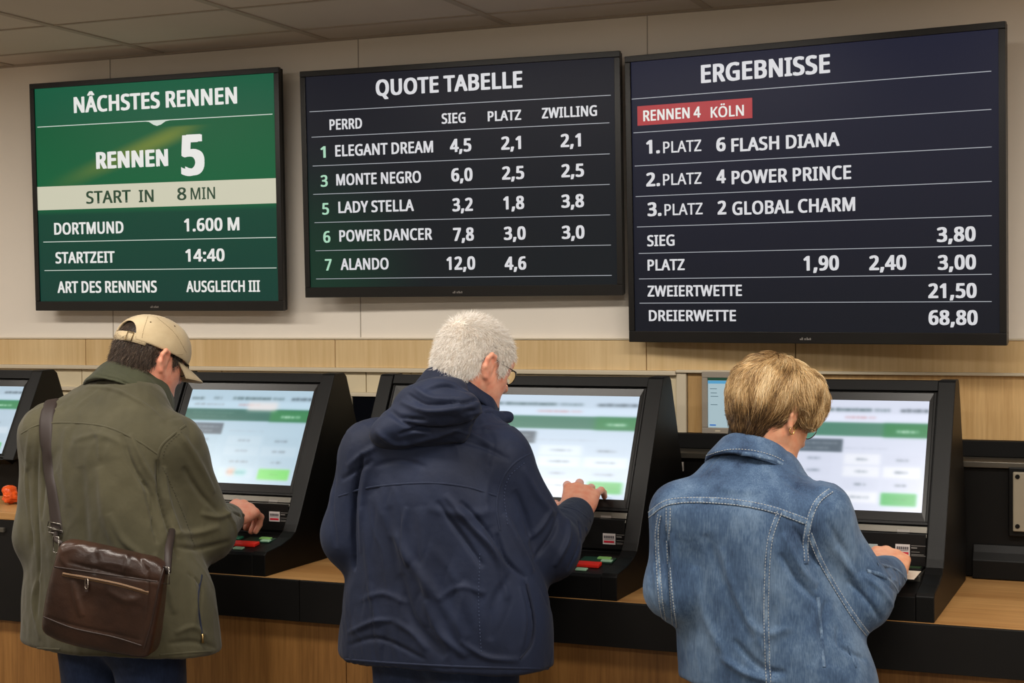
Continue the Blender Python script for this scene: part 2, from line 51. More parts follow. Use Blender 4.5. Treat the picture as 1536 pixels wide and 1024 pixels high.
# ---------------------------------------------------------------- camera (focal length and pose solved from the room's lines)
FPX = 2355.3; YAW = math.radians(22.68); PITCH = math.radians(1.22); ROLL = math.radians(-0.384); CAMH = 1.65
def _basis():
    cy, sy, cp, sp = math.cos(YAW), math.sin(YAW), math.cos(PITCH), math.sin(PITCH)
    f = np.array([-sy*cp, cy*cp, -sp]); r = np.array([cy, sy, 0.0]); u = np.cross(r, f)
    cr, sr = math.cos(ROLL), math.sin(ROLL)
    return r*cr+u*sr, -r*sr+u*cr, f
CR, CU, CF = _basis(); CC = np.array([0, 0, CAMH])
def ray(x, y):
    v = CF*FPX + CR*(x-768) - CU*(y-512); return v/np.linalg.norm(v)
def atY(x, y, Y):
    v = ray(x, y); return CC + v*(Y/v[1])
def atZ(x, y, Z):
    v = ray(x, y); return CC + v*((Z-CAMH)/v[2])
cam_d = bpy.data.cameras.new('camera'); cam = bpy.data.objects.new('camera', cam_d); COL.objects.link(cam)
cam_d.sensor_width = 36; cam_d.lens = 36*FPX/1536; cam_d.clip_start = .05
M = Matrix(((CR[0], CU[0], -CF[0], 0), (CR[1], CU[1], -CF[1], 0), (CR[2], CU[2], -CF[2], CAMH), (0, 0, 0, 1)))
cam.matrix_world = M; SC.camera = cam

# ---------------------------------------------------------------- helpers
def lin(c):
    return tuple(((v/255)/12.92 if v/255 <= .04045 else ((v/255+.055)/1.055)**2.4) for v in c)
def newmat(name):
    m = bpy.data.materials.new(name); m.use_nodes = True
    nt = m.node_tree; b = nt.nodes['Principled BSDF']; return m, nt, b
def N(nt, t, **kw):
    n = nt.nodes.new(t)
    for k, v in kw.items():
        if k.startswith('i_'): n.inputs[k[2:].replace('_', ' ')].default_value = v
        else: setattr(n, k, v)
    return n
def L(nt, a, b): nt.links.new(a, b)
def simple(name, rgb, rough=.5, metal=0, spec=.5, bump=None, var=None, sheen=0, coat=0):
    """plain surface; bump=(scale,strength,distance); var=(scale,amount)"""
    m, nt, b = newmat(name); c = lin(rgb)
    b.inputs['Base Color'].default_value = (*c, 1); b.inputs['Roughness'].default_value = rough
    b.inputs['Metallic'].default_value = metal; b.inputs['Specular IOR Level'].default_value = spec
    if sheen: b.inputs['Sheen Weight'].default_value = sheen
    if coat: b.inputs['Coat Weight'].default_value = coat
    tc = N(nt, 'ShaderNodeTexCoord')
    if var:
        n = N(nt, 'ShaderNodeTexNoise'); n.inputs['Scale'].default_value = var[0]; n.inputs['Detail'].default_value = 5
        L(nt, tc.outputs['Object'], n.inputs['Vector'])
        r = N(nt, 'ShaderNodeMapRange'); r.inputs[1].default_value = .3; r.inputs[2].default_value = .7
        r.inputs[3].default_value = 1-var[1]; r.inputs[4].default_value = 1+var[1]
        L(nt, n.outputs['Fac'], r.inputs[0])
        mx = N(nt, 'ShaderNodeVectorMath', operation='SCALE'); mx.inputs[0].default_value = c
        L(nt, r.outputs[0], mx.inputs['Scale']); L(nt, mx.outputs[0], b.inputs['Base Color'])
    if bump:
        n = N(nt, 'ShaderNodeTexNoise'); n.inputs['Scale'].default_value = bump[0]; n.inputs['Detail'].default_value = 3
        L(nt, tc.outputs['Object'], n.inputs['Vector'])
        bp = N(nt, 'ShaderNodeBump'); bp.inputs['Strength'].default_value = bump[1]; bp.inputs['Distance'].default_value = bump[2]
        L(nt, n.outputs['Fac'], bp.inputs['Height']); L(nt, bp.outputs[0], b.inputs['Normal'])
    return m
def emis(name, rgb, s=1.0, rough=.3):
    m, nt, b = newmat(name); b.inputs['Base Color'].default_value = (.01, .01, .01, 1); b.inputs['Roughness'].default_value = rough
    b.inputs['Emission Color'].default_value = (*lin(rgb), 1); b.inputs['Emission Strength'].default_value = s
    return m
def wood(name, c1, c2, axis='Z', scale=1.0, rough=.5):
    """veneer with fine grain running along the axis"""
    m, nt, b = newmat(name); tc = N(nt, 'ShaderNodeTexCoord'); mp = N(nt, 'ShaderNodeMapping')
    s = [26*scale]*3; s['XYZ'.index(axis)] = 1.1*scale; mp.inputs['Scale'].default_value = s
    L(nt, tc.outputs['Object'], mp.inputs['Vector'])
    n1 = N(nt, 'ShaderNodeTexNoise'); n1.inputs['Scale'].default_value = 3.5; n1.inputs['Detail'].default_value = 8; n1.inputs['Roughness'].default_value = .65
    L(nt, mp.outputs[0], n1.inputs['Vector'])
    n2 = N(nt, 'ShaderNodeTexNoise'); n2.inputs['Scale'].default_value = .35; n2.inputs['Detail'].default_value = 3
    L(nt, mp.outputs[0], n2.inputs['Vector'])
    ad = N(nt, 'ShaderNodeMath', operation='ADD'); L(nt, n1.outputs['Fac'], ad.inputs[0]); L(nt, n2.outputs['Fac'], ad.inputs[1])
    cr = N(nt, 'ShaderNodeValToRGB'); cr.color_ramp.elements[0].position = .38; cr.color_ramp.elements[1].position = .64
    hv = N(nt, 'ShaderNodeMath', operation='MULTIPLY'); hv.inputs[1].default_value = .5; L(nt, ad.outputs[0], hv.inputs[0])
    cr.color_ramp.elements[0].color = (*lin(c1), 1); cr.color_ramp.elements[1].color = (*lin(c2), 1)
    L(nt, hv.outputs[0], cr.inputs[0]); L(nt, cr.outputs[0], b.inputs['Base Color']); b.inputs['Roughness'].default_value = rough
    bp = N(nt, 'ShaderNodeBump'); bp.inputs['Strength'].default_value = .15; bp.inputs['Distance'].default_value = .001
    L(nt, n1.outputs['Fac'], bp.inputs['Height']); L(nt, bp.outputs[0], b.inputs['Normal'])
    return m

def link(name, me, mat, parent=None, smooth=False, bevel=0, auto=None):
    o = bpy.data.objects.new(name, me); COL.objects.link(o)
    if mat is not None:
        for mm in (mat if isinstance(mat, (list, tuple)) else [mat]): me.materials.append(mm)
    if parent is not None: o.parent = parent; o.matrix_parent_inverse = parent.matrix_world.inverted()
    if smooth:
        me.polygons.foreach_set('use_smooth', np.ones(len(me.polygons), bool))
    if bevel:
        md = o.modifiers.new('bevel', 'BEVEL'); md.width = bevel; md.segments = 2; md.limit_method = 'ANGLE'; md.angle_limit = .6
    return o
def empty(name, loc, label=None, cat=None, group=None):
    o = bpy.data.objects.new(name, None); COL.objects.link(o); o.location = loc; o.empty_display_size = .05
    o.matrix_world = Matrix.Translation(Vector(loc))
    return tag(o, label, cat, group)
def tag(o, label=None, cat=None, group=None, kind=None):
    if label: o['label'] = label
    if cat: o['category'] = cat
    if group: o['group'] = group
    if kind: o['kind'] = kind
    return o
class MB:
    """collects shapes of one part"""
    def __init__(s): s.v = []; s.f = []
    def add(s, vs, fs):
        k = len(s.v); s.v += [tuple(map(float, p)) for p in vs]; s.f += [tuple(i+k for i in f) for f in fs]; return s
    def box(s, x0, x1, y0, y1, z0, z1, M=None):
        vs = [(x, y, z) for x in (x0, x1) for y in (y0, y1) for z in (z0, z1)]
        if M is not None: vs = [tuple(M @ Vector(p)) for p in vs]
        return s.add(vs, [(0, 1, 3, 2), (4, 6, 7, 5), (0, 4, 5, 1), (2, 3, 7, 6), (0, 2, 6, 4), (1, 5, 7, 3)])
    def prism(s, poly, x0, x1):
        """poly = list of (y,z), extruded along x"""
        n = len(poly); vs = [(x0, y, z) for y, z in poly]+[(x1, y, z) for y, z in poly]
        return s.add(vs, [tuple(range(n)), tuple(range(2*n-1, n-1, -1))]+[((i+1) % n, i, n+i, n+(i+1) % n) for i in range(n)])
    def tube(s, pts, r, n=8, closed=False):
        pts = [Vector(p) for p in pts]; m = len(pts); rs = r if hasattr(r, '__len__') else [r]*m
        vs = []; up = Vector((0, 0, 1)); prev = None
        for i, p in enumerate(pts):
            t = (pts[(i+1) % m]-pts[i-1]) if closed else (pts[min(i+1, m-1)]-pts[max(i-1, 0)])
            t.normalize()
            if prev is None:
                a = t.orthogonal().normalized()
            else:
                a = prev-t*prev.dot(t)
                a = a.normalized() if a.length > 1e-6 else t.orthogonal().normalized()
            prev = a; b = t.cross(a)
            for k in range(n):
                an = 2*PI*k/n; vs.append(p+a*(rs[i]*math.cos(an))+b*(rs[i]*math.sin(an)))
        fs = []
        for i in range(m if closed else m-1):
            for k in range(n):
                j = (i+1) % m; fs.append((i*n+k, i*n+(k+1) % n, j*n+(k+1) % n, j*n+k))
        if not closed: fs += [tuple(range(n-1, -1, -1)), tuple((m-1)*n+k for k in range(n))]
        return s.add(vs, fs)
    def build(s, name, mat, parent=None, smooth=False, bevel=0):
        me = bpy.data.meshes.new(name); me.from_pydata(s.v, [], s.f); me.validate()
        bm = bmesh.new(); bm.from_mesh(me); bmesh.ops.recalc_face_normals(bm, faces=bm.faces); bm.to_mesh(me); bm.free()
        return link(name, me, mat, parent, smooth, bevel)
def box(name, x0, x1, y0, y1, z0, z1, mat, parent=None, bevel=0):
    return MB().box(x0, x1, y0, y1, z0, z1).build(name, mat, parent, bevel=bevel)

# ---------------------------------------------------------------- room
WY = 4.45; CZ = 2.515
m_wall = simple('wall_paint', (240, 232, 220), .85, var=(1.5, .03), bump=(160, .12, .001))
m_ceil = simple('ceiling_tile', (200, 190, 178), .95, var=(2, .04), bump=(220, .2, .001))
m_bar = simple('ceiling_bar', (168, 155, 140), .6)
m_gap = simple('shadow_gap', (168, 158, 146), .8)
m_woodband = wood('maple_veneer', (206, 174, 122), (226, 198, 150), 'Z', .8, .5)
m_woodlow = wood('oak_veneer', (176, 138, 84), (208, 172, 118), 'Z', 1.4, .5)
m_pale = simple('beige_laminate', (214, 200, 168), .6, var=(6, .06))
m_cream = simple('cream_trim', (208, 196, 172), .5)
m_floor = simple('floor_vinyl', (92, 84, 74), .5, var=(3, .1))
m_black = simple('black_plastic', (11, 11, 11), .46, spec=.22, bump=(420, .35, .0006))
m_black2 = simple('black_laminate', (12, 11, 11), .5, spec=.3, var=(8, .15))
m_dark = simple('dark_recess', (8, 8, 8), .6, spec=.2)
m_grey = simple('grey_metal', (92, 88, 80), .38, metal=.5)
m_counter = wood('counter_oak', (164, 118, 68), (204, 158, 100), 'X', 1.0, .42)
m_front = wood('front_oak', (118, 78, 34), (166, 118, 62), 'Z', 1.3, .5)

def struct(o): o['kind'] = 'structure'; return o
struct(box('floor', -6, 2.5, -2.5, WY, -.1, 0, m_floor))
struct(box('wall_back', -6.1, 2.6, WY, WY+.1, 0, CZ, m_wall))
struct(box('wall_rear', -6.1, 2.6, -2.6, -2.5, 0, CZ, m_wall))
struct(box('wall_left', -6.1, -6, -2.5, WY, 0, CZ, m_wall))
struct(box('wall_right', 2.5, 2.6, -2.5, WY, 0, CZ, m_wall))
struct(box('ceiling', -6.1, 2.6, -2.6, WY+.1, CZ, CZ+.1, m_ceil))
g = MB()
gx = [-3.33+.6*k-1.8 for k in range(13)]; gy = [4.2-.6*k for k in range(12)]
gx = [-3.75, -3.12, -2.49, -1.86, -1.23, -.60, .03, .66, 1.29, 1.92]; gy = [4.25, 3.87, 3.24, 2.61, 1.98, 1.35, .72, .09, -.54]
for x in gx: g.box(x-.012, x+.012, -2.5, WY, CZ-.004, CZ+.02)
for y in gy: g.box(-6, 2.5, y-.006, y+.006, CZ-.003, CZ+.02)
g.box(-6, 2.5, WY-.02, WY, CZ-.006, CZ+.02)
struct(g.build('ceiling_grid', m_bar))
g = MB()                                                     # slim joints between the plaster boards of the upper wall
for x in (-3.344, -2.384, -1.42): g.box(x-.0012, x+.0012, WY-.0016, WY+.01, 1.56, CZ)
struct(g.build('trim_1', m_gap))
# veneer band, thin capping strip above, chair rail and lower panelling
def strip(n, x0, x1, y, z0, z1, m, bev=.001): return struct(box(n, x0, x1, y, WY+.01, z0, z1, m, bevel=bev))
xs = [-6, -4.43, -3.45, -2.47, -1.423, -.979, .07, 2.5]
for i in range(len(xs)-1):
    struct(box('trim_2', xs[i]+.0012, xs[i+1]-.0012, WY-.015, WY+.01, 1.463, 1.553, m_woodband, bevel=.001))
strip('trim_3', -6, 2.5, WY-.019, 1.553, 1.558, m_cream)
strip('trim_4', -6, -1.33, WY-.03, 1.449, 1.463, m_cream, .003)
strip('trim_4', -1.33, 2.5, WY-.03, 1.457, 1.466, m_cream, .003)
xl = [-6, -4.1, -3.47, -2.9, -2.36, -2.2, -1.33]
for i in range(len(xl)-1):
    struct(box('trim_5', xl[i]+.0015, xl[i+1]-.0015, WY-.012, WY+.01, 1.0, 1.449, m_pale, bevel=.001))
for x0, x1 in ((-1.33, -1.297), (-1.24, -.6), (-.6, 2.5)):
    pass
struct(box('trim_6', -1.298, 2.5, WY-.012, WY+.01, 1.0, 1.457, m_woodlow, bevel=.001))
struct(box('trim_7', -1.33, -1.300, WY-.022, WY+.01, 1.0, 1.457, m_cream, bevel=.002))
strip('trim_8', -6, -2.87, WY-.026, 1.375, 1.388, m_cream, .002)

# ---------------------------------------------------------------- counter
CT = .93; CF_Y = 3.63
cnt = empty('service_counter', (-1, 4.0, 0), 'long counter with oak top, black fascia and oak veneer front under the terminals', 'counter')
box('worktop', -2.868, 2.4, CF_Y, WY-.025, CT-.03, CT, m_counter, cnt, .0015)
fx = [-2.868, -2.13, -.9, .35, 2.4]
for i in range(len(fx)-1):
    box('fascia_board', fx[i]+.001, fx[i+1]-.001, CF_Y-.012, CF_Y+.02, .82, CT-.0005, m_black2, cnt, .0012)
px = [-2.868, -2.008, -.93, .15, 2.4]
for i in range(len(px)-1):
    box('front_panel', px[i]+.001, px[i+1]-.001, CF_Y+.02, CF_Y+.045, .08, .82, m_front, cnt, .001)
box('plinth', -2.868, 2.4, CF_Y+.07, CF_Y+.09, 0, .08, m_black2, cnt)
# higher cabinet at the left end
cab = empty('side_cabinet', (-3.6, 4.0, 0), 'black cabinet with a raised oak top at the left end of the counter', 'cabinet')
box('top_board', -4.6, -2.872, CF_Y, WY-.03, 1.045, 1.066, m_counter, cab, .0015)
box('body', -4.6, -2.872, CF_Y+.002, WY-.03, .75, 1.0445, m_black2, cab, .002)
box('front_panel', -4.6, -2.872, CF_Y+.025, CF_Y+.05, .0, .75, m_front, cab, .001)
s_ = MB().box(-3.35, -3.118, CF_Y-.006, CF_Y+.02, 1.008, 1.022).build('slot_glint', m_grey, cab, bevel=.002)  # grey strip stands in for the glint of light on the slot
# black ledge along the wall, behind the terminals
ldg = empty('wall_ledge', (-1, 4.36, CT), 'low black equipment ledge with a grey edge strip running along the wall', 'ledge')
box('body', -2.85, 2.4, 4.29, WY-.013, CT+.002, 1.222, m_black, ldg, .004)
box('edge_strip', -2.85, 2.4, 4.275, WY-.013, 1.2225, 1.2385, m_grey, ldg, .002)
box('upstand', -2.85, 2.4, 4.40, WY-.013, 1.239, 1.283, m_dark, ldg, .002)
MB().prism([(4.29, CT), (4.262, CT+.002), (4.262, 1.0-.02), (4.276, 1.0), (4.286, 1.02), (4.29, 1.02)], -.474, 2.4).build('foot_moulding', m_black, ldg, bevel=.002)

# ---------------------------------------------------------------- wall monitors and small things
def monitor(x0, x1, z0, z1, y, label, mats, bez=.022, content=None):
    e = empty('wall_monitor', ((x0+x1)/2, y, z0), label, 'monitor')
    f = MB()
    f.box(x0, x1, y, y+.03, z1-bez, z1); f.box(x0, x1, y, y+.03, z0, z0+bez)
    f.box(x0, x0+bez, y, y+.03, z0+bez, z1-bez); f.box(x1-bez, x1, y, y+.03, z0+bez, z1-bez)
    f.build('frame', mats[0], e, bevel=.002)
    box('screen', x0+bez, x1-bez, y+.008, y+.029, z0+bez, z1-bez, mats[1], e)
    return e
m_greybez = simple('grey_bezel', (150, 142, 130), .5)
m_scr_pale = emis('pale_screen', (176, 200, 208), .85)
mon = monitor(-1.245, -1.09, 1.284, 1.462, 4.40, 'small grey-framed monitor showing a pale blue page behind the woman', (m_greybez, m_scr_pale), .017)
m_green_e = emis('green_strip', (30, 72, 52), .8); m_blue_e = emis('blue_strip', (90, 170, 215), .8); m_gtxt = emis('grey_marks', (110, 135, 145), .8)
mb = MB().box(-1.228, -1.107, 4.4062, 4.409, 1.437, 1.445); mb.build('header_bar', m_green_e, mon)
MB().box(-1.228, -1.107, 4.4062, 4.409, 1.428, 1.4365).build('title_bar', m_blue_e, mon)
q = MB()
for i, (x, z, w) in enumerate(((-1.222, 1.412, .02), (-1.22, 1.40, .018), (-1.22, 1.39, .022), (-1.22, 1.366, .02), (-1.18, 1.35, .012), (-1.18, 1.337, .012))): MB().box(x, x+w, 4.4062, 4.409, z, z+.0022).build('text_mark', m_gtxt, mon)
MB().box(-1.223, -1.205, 4.4062, 4.409, 1.306, 1.310).build('blue_button', emis('blue_btn', (60, 120, 200), .8), mon)
MB().box(-1.205, -1.19, 4.3995, 4.402, 1.290, 1.294).build('badge', m_cream, mon)
m_off = simple('dark_glass', (10, 12, 18), .15)
monitor(-2.405, -2.13, 1.12, 1.385, 4.40, 'dark switched-off screen in a beige frame between left and middle terminal', (m_cream, m_off), .012)
# beige device plate at the right edge
dv = empty('card_reader_plate', (-.30, 4.25, 1.05), 'beige device plate with screws on the black ledge at far right', 'plate')
box('plate', -.372, -.20, 4.262, 4.289, 1.06, 1.215, simple('putty_plastic', (150, 142, 124), .5), dv, .003)
box('rim', -.384, -.19, 4.272, 4.2895, 1.045, 1.226, m_black, dv, .003)
q = MB()
for x, z in ((-.360, 1.203), (-.360, 1.074)):
    MB().tube([(x, 4.2635, z), (x, 4.2600, z)], .006, 10).build('screw', m_dark, dv)

# little card on the ledge
cd = empty('small_card', (-1.305, 4.28, 1.20), 'small white card with a red heart on the ledge right of the middle terminal', 'card')
MB().box(-1.297, -1.262, 4.266, 4.2745, 1.186, 1.212).build('card_body', simple('white_card', (196, 190, 184), .6), cd, bevel=.001)
hp = [(0, -.006), (.006, 0), (.006, .004), (.003, .006), (0, .003), (-.003, .006), (-.006, .004), (-.006, 0)]
MB().add([(-1.286+a, 4.2655, 1.200+b) for a, b in hp], [tuple(range(8))]).build('heart_print', simple('heart_red', (170, 30, 40), .6), cd)

# ---------------------------------------------------------------- betting terminals
P0 = np.array([3.80, 1.03]); PD = np.array([.23, .435]); PD = PD/np.linalg.norm(PD); PN = np.array([-PD[1], PD[0]])
def sp(s, o): q = P0+PD*s+PN*o; return (float(q[0]), float(q[1]))     # point on the leaning front: s up the slope, o outwards
def slab(mb, x0, x1, s0, s1, o0, o1):
    return mb.prism([sp(s0, o0), sp(s0, o1), sp(s1, o1), sp(s1, o0)], x0, x1)
def soft(a, lo, hi, w): return 1/(1+np.exp(-(a-lo)/w))*(1/(1+np.exp((a-hi)/w)))
def ui_mesh(name, x0, x1, s0, s1, o, painter, parent, strength=1.0, nx=150, ny=110):
    """an emissive panel; the (blurry) page it displays is stored per vertex"""
    us = np.linspace(0, 1, nx); vs = np.linspace(0, 1, ny); U, V = np.meshgrid(us, vs)
    col = painter(U, V)                                   # V=0 top
    S = s1+(s0-s1)*V; Yv = P0[0]+PD[0]*S+PN[0]*o; Zv = P0[1]+PD[1]*S+PN[1]*o
    co = np.stack([x0+(x1-x0)*U, Yv, Zv], -1).reshape(-1, 3)
    idx = np.arange(nx*ny).reshape(ny, nx)
    f = np.stack([idx[:-1, :-1], idx[1:, :-1], idx[1:, 1:], idx[:-1, 1:]], -1).reshape(-1, 4)
    me = np_mesh(name, co, quads=f)
    a = me.color_attributes.new('page', 'FLOAT_COLOR', 'POINT')
    c = col.reshape(-1, 3)/255; c = np.where(c <= .04045, c/12.92, ((c+.055)/1.055)**2.4)
    a.data.foreach_set('color', np.concatenate([c, np.ones((len(c), 1))], 1).astype(np.float32).ravel())
    m, nt, b = newmat(name+'_page'); at = N(nt, 'ShaderNodeAttribute', attribute_name='page')
    b.inputs['Base Color'].default_value = (.01, .01, .01, 1); b.inputs['Roughness'].default_value = .25
    L(nt, at.outputs['Color'], b.inputs['Emission Color']); b.inputs['Emission Strength'].default_value = strength
    return link(name, me, m, parent)
def np_mesh(name, co, quads=None, tris=None, loops=None):
    me = bpy.data.meshes.new(name); co = np.asarray(co, np.float32)
    me.vertices.add(len(co)); me.vertices.foreach_set('co', co.ravel())
    ls = []; st = []; k = 0
    if quads is not None and len(quads): q = np.asarray(quads, np.int32); ls.append(q.ravel()); st.append(np.arange(len(q))*4+k); k += len(q)*4
    if tris is not None and len(tris): q = np.asarray(tris, np.int32); ls.append(q.ravel()); st.append(np.arange(len(q))*3+k); k += len(q)*3
    ls = np.concatenate(ls); st = np.concatenate(st).astype(np.int32)
    me.loops.add(len(ls)); me.loops.foreach_set('vertex_index', ls)
    me.polygons.add(len(st)); me.polygons.foreach_set('loop_start', st)
    me.update(calc_edges=True); return me
def betting_page(bg, green, btn, cellw, first, lay):
    c1, c2, c3, boxr, b0, b1, hw_, bnd = lay
    def p(U, V):
        C = np.ones(U.shape+(3,))*np.array(bg, float)
        rng = np.random.default_rng(3)
        def rect(u0, u1, v0, v1, c, a=1.0, w=.007):
            m = (soft(U, u0, u1, w*.8)*soft(V, v0, v1, w)*a)[..., None]
            nonlocal C; C = C*(1-m)+np.array(c, float)*m
        def blur_text(u0, u1, v, h, c, a=.8):
            u = u0
            while u < u1:
                w = rng.uniform(.012, .04); rect(u, min(u+w, u1), v-h/2*rng.uniform(.7, 1.1), v+h/2, c, a*rng.uniform(.45, 1), .006); u += w*rng.uniform(.9, 1.35)
        rect(-.1, 1.1, .125, .205, [min(255, x+14) for x in bg], .8)
        blur_text(.02, .12, .095, .03, (70, 90, 95)); blur_text(.2, .27, .09, .03, (80, 100, 110), .6)
        blur_text(.36, .78, .09, .03, (60, 85, 90)); blur_text(.84, 1.0, .09, .032, (60, 75, 85))
        blur_text(.05, .30, .16, .022, (120, 130, 140), .6); blur_text(c2-.12, c2+.06, .16, .024, (190, 110, 110), .6)
        rect(-.1, 1.1, .21, .335, green, 1, .005); rect(bnd, 1.1, .215, .335, (48, 132, 80), .95, .008)
        blur_text(bnd+.3*(1-bnd), 1-.2*(1-bnd), .285, .024, (225, 245, 232), 1); blur_text(.06, .4, .25, .014, (130, 170, 160), .35); blur_text(.06, .34, .29, .012, (130, 170, 160), .3)
        rect(-.1, boxr, .365, .485, (82, 98, 112), 1, .005); blur_text(.05, boxr-.03, .405, .014, (160, 172, 182), .8); blur_text(.05, boxr-.08, .45, .014, (160, 172, 182), .7)
        blur_text(c2-.14, c2+.14, .445, .012, (150, 160, 175), .35)
        for (r, v) in enumerate((.545, .655, .77, .885)):
            for c_, u in enumerate((c1, c2, c3)):
                if r == 3 and c_ == 2: continue
                if (r in (0, 1) and c_ == 1) or (r == 1 and c_ == 2) or (r == 3 and c_ == 1): rect(u-hw_, u+hw_, v-.048, v+.048, cellw, .75)
                else: rect(u-hw_, u+hw_, v-.048, v+.048, [x-6 for x in bg], .5)
                if r == 3 and c_ == 0: continue
                wd = hw_*.3+hw_*.25*rng.random(); blur_text(u-wd, u+wd, v, .020, (105, 120, 135), .75)
        if first:
            rect(.47, .53, .85, .91, (225, 150, 110), .7, .012); rect(.53, .62, .86, .91, (90, 185, 180), .7, .012)
            rect(.5, .74, .13, .225, (235, 225, 222), .8, .012)
        rect(b0, b1, .84, .95, btn, 1, .006); blur_text((b0+b1)/2-.03, (b0+b1)/2+.04, .895, .012, [x*.8 for x in btn], .5)
        return np.clip(C, 0, 255)
    return p
m_badge0 = simple('badge_grey', (120, 114, 108), .4)
def terminal(x0, x1, label, page, base_z=CT, base_y=3.635, tray=True, strength=1.0, kind=0):
    e = empty('betting_terminal', ((x0+x1)/2, 3.95, base_z), label, 'betting terminal', 'black self-service terminals on the counter')
    pw = .042
    # side cheeks with the knee above the tray
    if tray:
        prof = [(base_y, base_z), (base_y, base_z+.058), (base_y+.01, base_z+.066), (3.72, 1.004), (3.772, 1.017), (3.795, 1.03), (3.808, 1.048), sp(.05, 0), sp(.485, 0), sp(.492, -.006),
                (4.085, 1.463), (4.10, 1.452), (4.19, 1.24), (4.235, 1.12), (4.235, base_z)]
    else:
        prof = [(base_y, base_z), (base_y, 1.185), (base_y+.008, 1.192), sp(.18, 0), sp(.485, 0), sp(.492, -.006), (4.085, 1.463), (4.10, 1.452), (4.19, 1.24), (4.235, 1.12), (4.235, base_z)]
    plain = [(3.79, base_z)]+prof[6:] if tray else prof
    for a, b in ((x0, x0+pw), (x1-pw, x1)):
        MB().prism(plain if (kind == 1 and tray and a == x0) else prof, a, b).build('side_cheek', m_black, e, bevel=.0022)
    ia, ib = x0+pw+.0005, x1-pw-.0005
    if tray:
        body = [(base_y+.001, base_z), (base_y+.001, base_z+.056), (base_y+.012, base_z+.062), (3.80, 1.014), (3.842, 1.016), (3.842, 1.105), sp(.073, -.05), sp(.073, -.012), sp(.462, -.012), sp(.462, -.004), sp(.49, -.004), (4.08, 1.460), (4.22, 1.1), (4.22, base_z)]
    else:
        body = [(base_y+.001, base_z), (base_y+.001, 1.184), (base_y+.012, 1.19), sp(.185, -.05), sp(.185, -.012), sp(.462, -.012), sp(.462, -.004), sp(.49, -.004), (4.08, 1.460), (4.22, 1.1), (4.22, base_z)]
    if kind == 1 and tray:                                    # the widest unit: its key tray starts right of the left cheek
        back = [(3.80, base_z)]+body[3:]
        MB().prism(back, ia, ia+.12).build('body', m_black, e, bevel=.0015); MB().prism(prof[:6]+[(3.81, 1.036), (3.835, 1.03), (3.835, base_z)], ia+.1205, ia+.145).build('tray_cheek', m_black, e, bevel=.002)
        MB().prism(body, ia+.1455, ib).build('body', m_black, e, bevel=.0015)
    else: MB().prism(body, ia, ib).build('body', m_black, e, bevel=.0015)
    b0, b1 = x0+pw+.003, x1-pw-.003
    if tray: bz0 = .107
    else: bz0 = .19
    # screen surround: outer ring and bevelled inner ring
    sx0, sx1, ss0, ss1 = x0+.073, x1-.062, (.14 if tray else .205), .436
    r = MB(); slab(r, b0, b1, ss1+.022, .46, -.012, -.007); slab(r, b0, b1, bz0, bz0+.008, -.012, -.007)
    slab(r, b0, b0+.006, bz0+.008, ss1+.022, -.012, -.007); slab(r, b1-.006, b1, bz0+.008, ss1+.022, -.012, -.007)
    r.build('screen_frame', m_black, e, bevel=.001)
    q = MB(); a0, a1, c0, c1 = b0+.007, b1-.007, bz0+.009, ss1+.021
    for (u, v, w, z) in (((a0, c0), (a1, c0), (sx1, ss0), (sx0, ss0)), ((a1, c0), (a1, c1), (sx1, ss1), (sx1, ss0)), ((a1, c1), (a0, c1), (sx0, ss1), (sx1, ss1)), ((a0, c1), (a0, c0), (sx0, ss0), (sx0, ss1))):
        q.add([(u[0], *sp(u[1], -.0085)), (v[0], *sp(v[1], -.0085)), (w[0], *sp(w[1], -.0115)), (z[0], *sp(z[1], -.0115))], [(0, 1, 2, 3)])
    q.build('screen_bevel', m_bezel, e)
    ui_mesh('touch_screen', sx0, sx1, ss0, ss1, -.0113, page, e, strength)
    if not tray: return e
    ch = MB(); slab(ch, b0, b1, .074, .102, -.012, -.004); ch = ch.build('chin_bar', m_grey, e, bevel=.001)
    ml = MB(); slab(ml, x1-.115, x1-.086, .083, .092, -.004, -.0034)
    if kind == 0:
        m5 = MB(); slab(m5, x0+.17, x0+.215, .081, .095, -.004, -.0034); m5.build('maker_badge', m_badge0, ch)
    ml.build('badge', m_badge0, ch)
    # recessed panel with a payment sticker
    rp = box('reader_panel', ia+.01, ib-.004, 3.836, 3.8422, 1.024, 1.10 if kind == 0 else 1.102, m_black2, e, .0015)
    sx = (x1-.108, x1-.106, x1-.118)[kind]; dz = (0, -.013, -.002)[kind]
    wd = .034
    st = box('payment_sticker', sx, sx+wd, 3.8345, 3.836, 1.050+dz, 1.078+dz, simple('sticker_white', (205, 196, 194), .5), rp)
    q = MB(); q.box(sx+.003, sx+wd-.003, 3.834, 3.8346, 1.054+dz, 1.0595+dz); q.build('red_stripe', simple('sticker_red', (190, 28, 52), .5), st)
    q = MB()
    for k in range(6): q.box(sx+.003+.0048*k, sx+.0068+.0048*k, 3.834, 3.8346, 1.0655+dz, 1.0725+dz)
    q.box(sx+.003, sx+wd-.003, 3.834, 3.8346, 1.0625+dz, 1.0636+dz); q.build('print_marks', simple('sticker_ink', (90, 84, 88), .6), st)
    q = MB()
    for k, (z, w) in enumerate(((1.075, .034), (1.069, .014), (1.060, .020), (1.054, .030), (1.051, .034))): q.box(sx+wd+.003, sx+wd+.003+w, 3.8354, 3.8362, z+dz, z+dz+(.0028 if k == 1 else .0012))
    q.build('print_lines', simple('print_grey', (120, 116, 112), .6), rp)
    # tray and keys: tray surface falls from (3.80,1.014) to (3.647,.992)
    def tz(y): return .992+(y-3.647)*(1.014-.992)/(3.80-3.647)
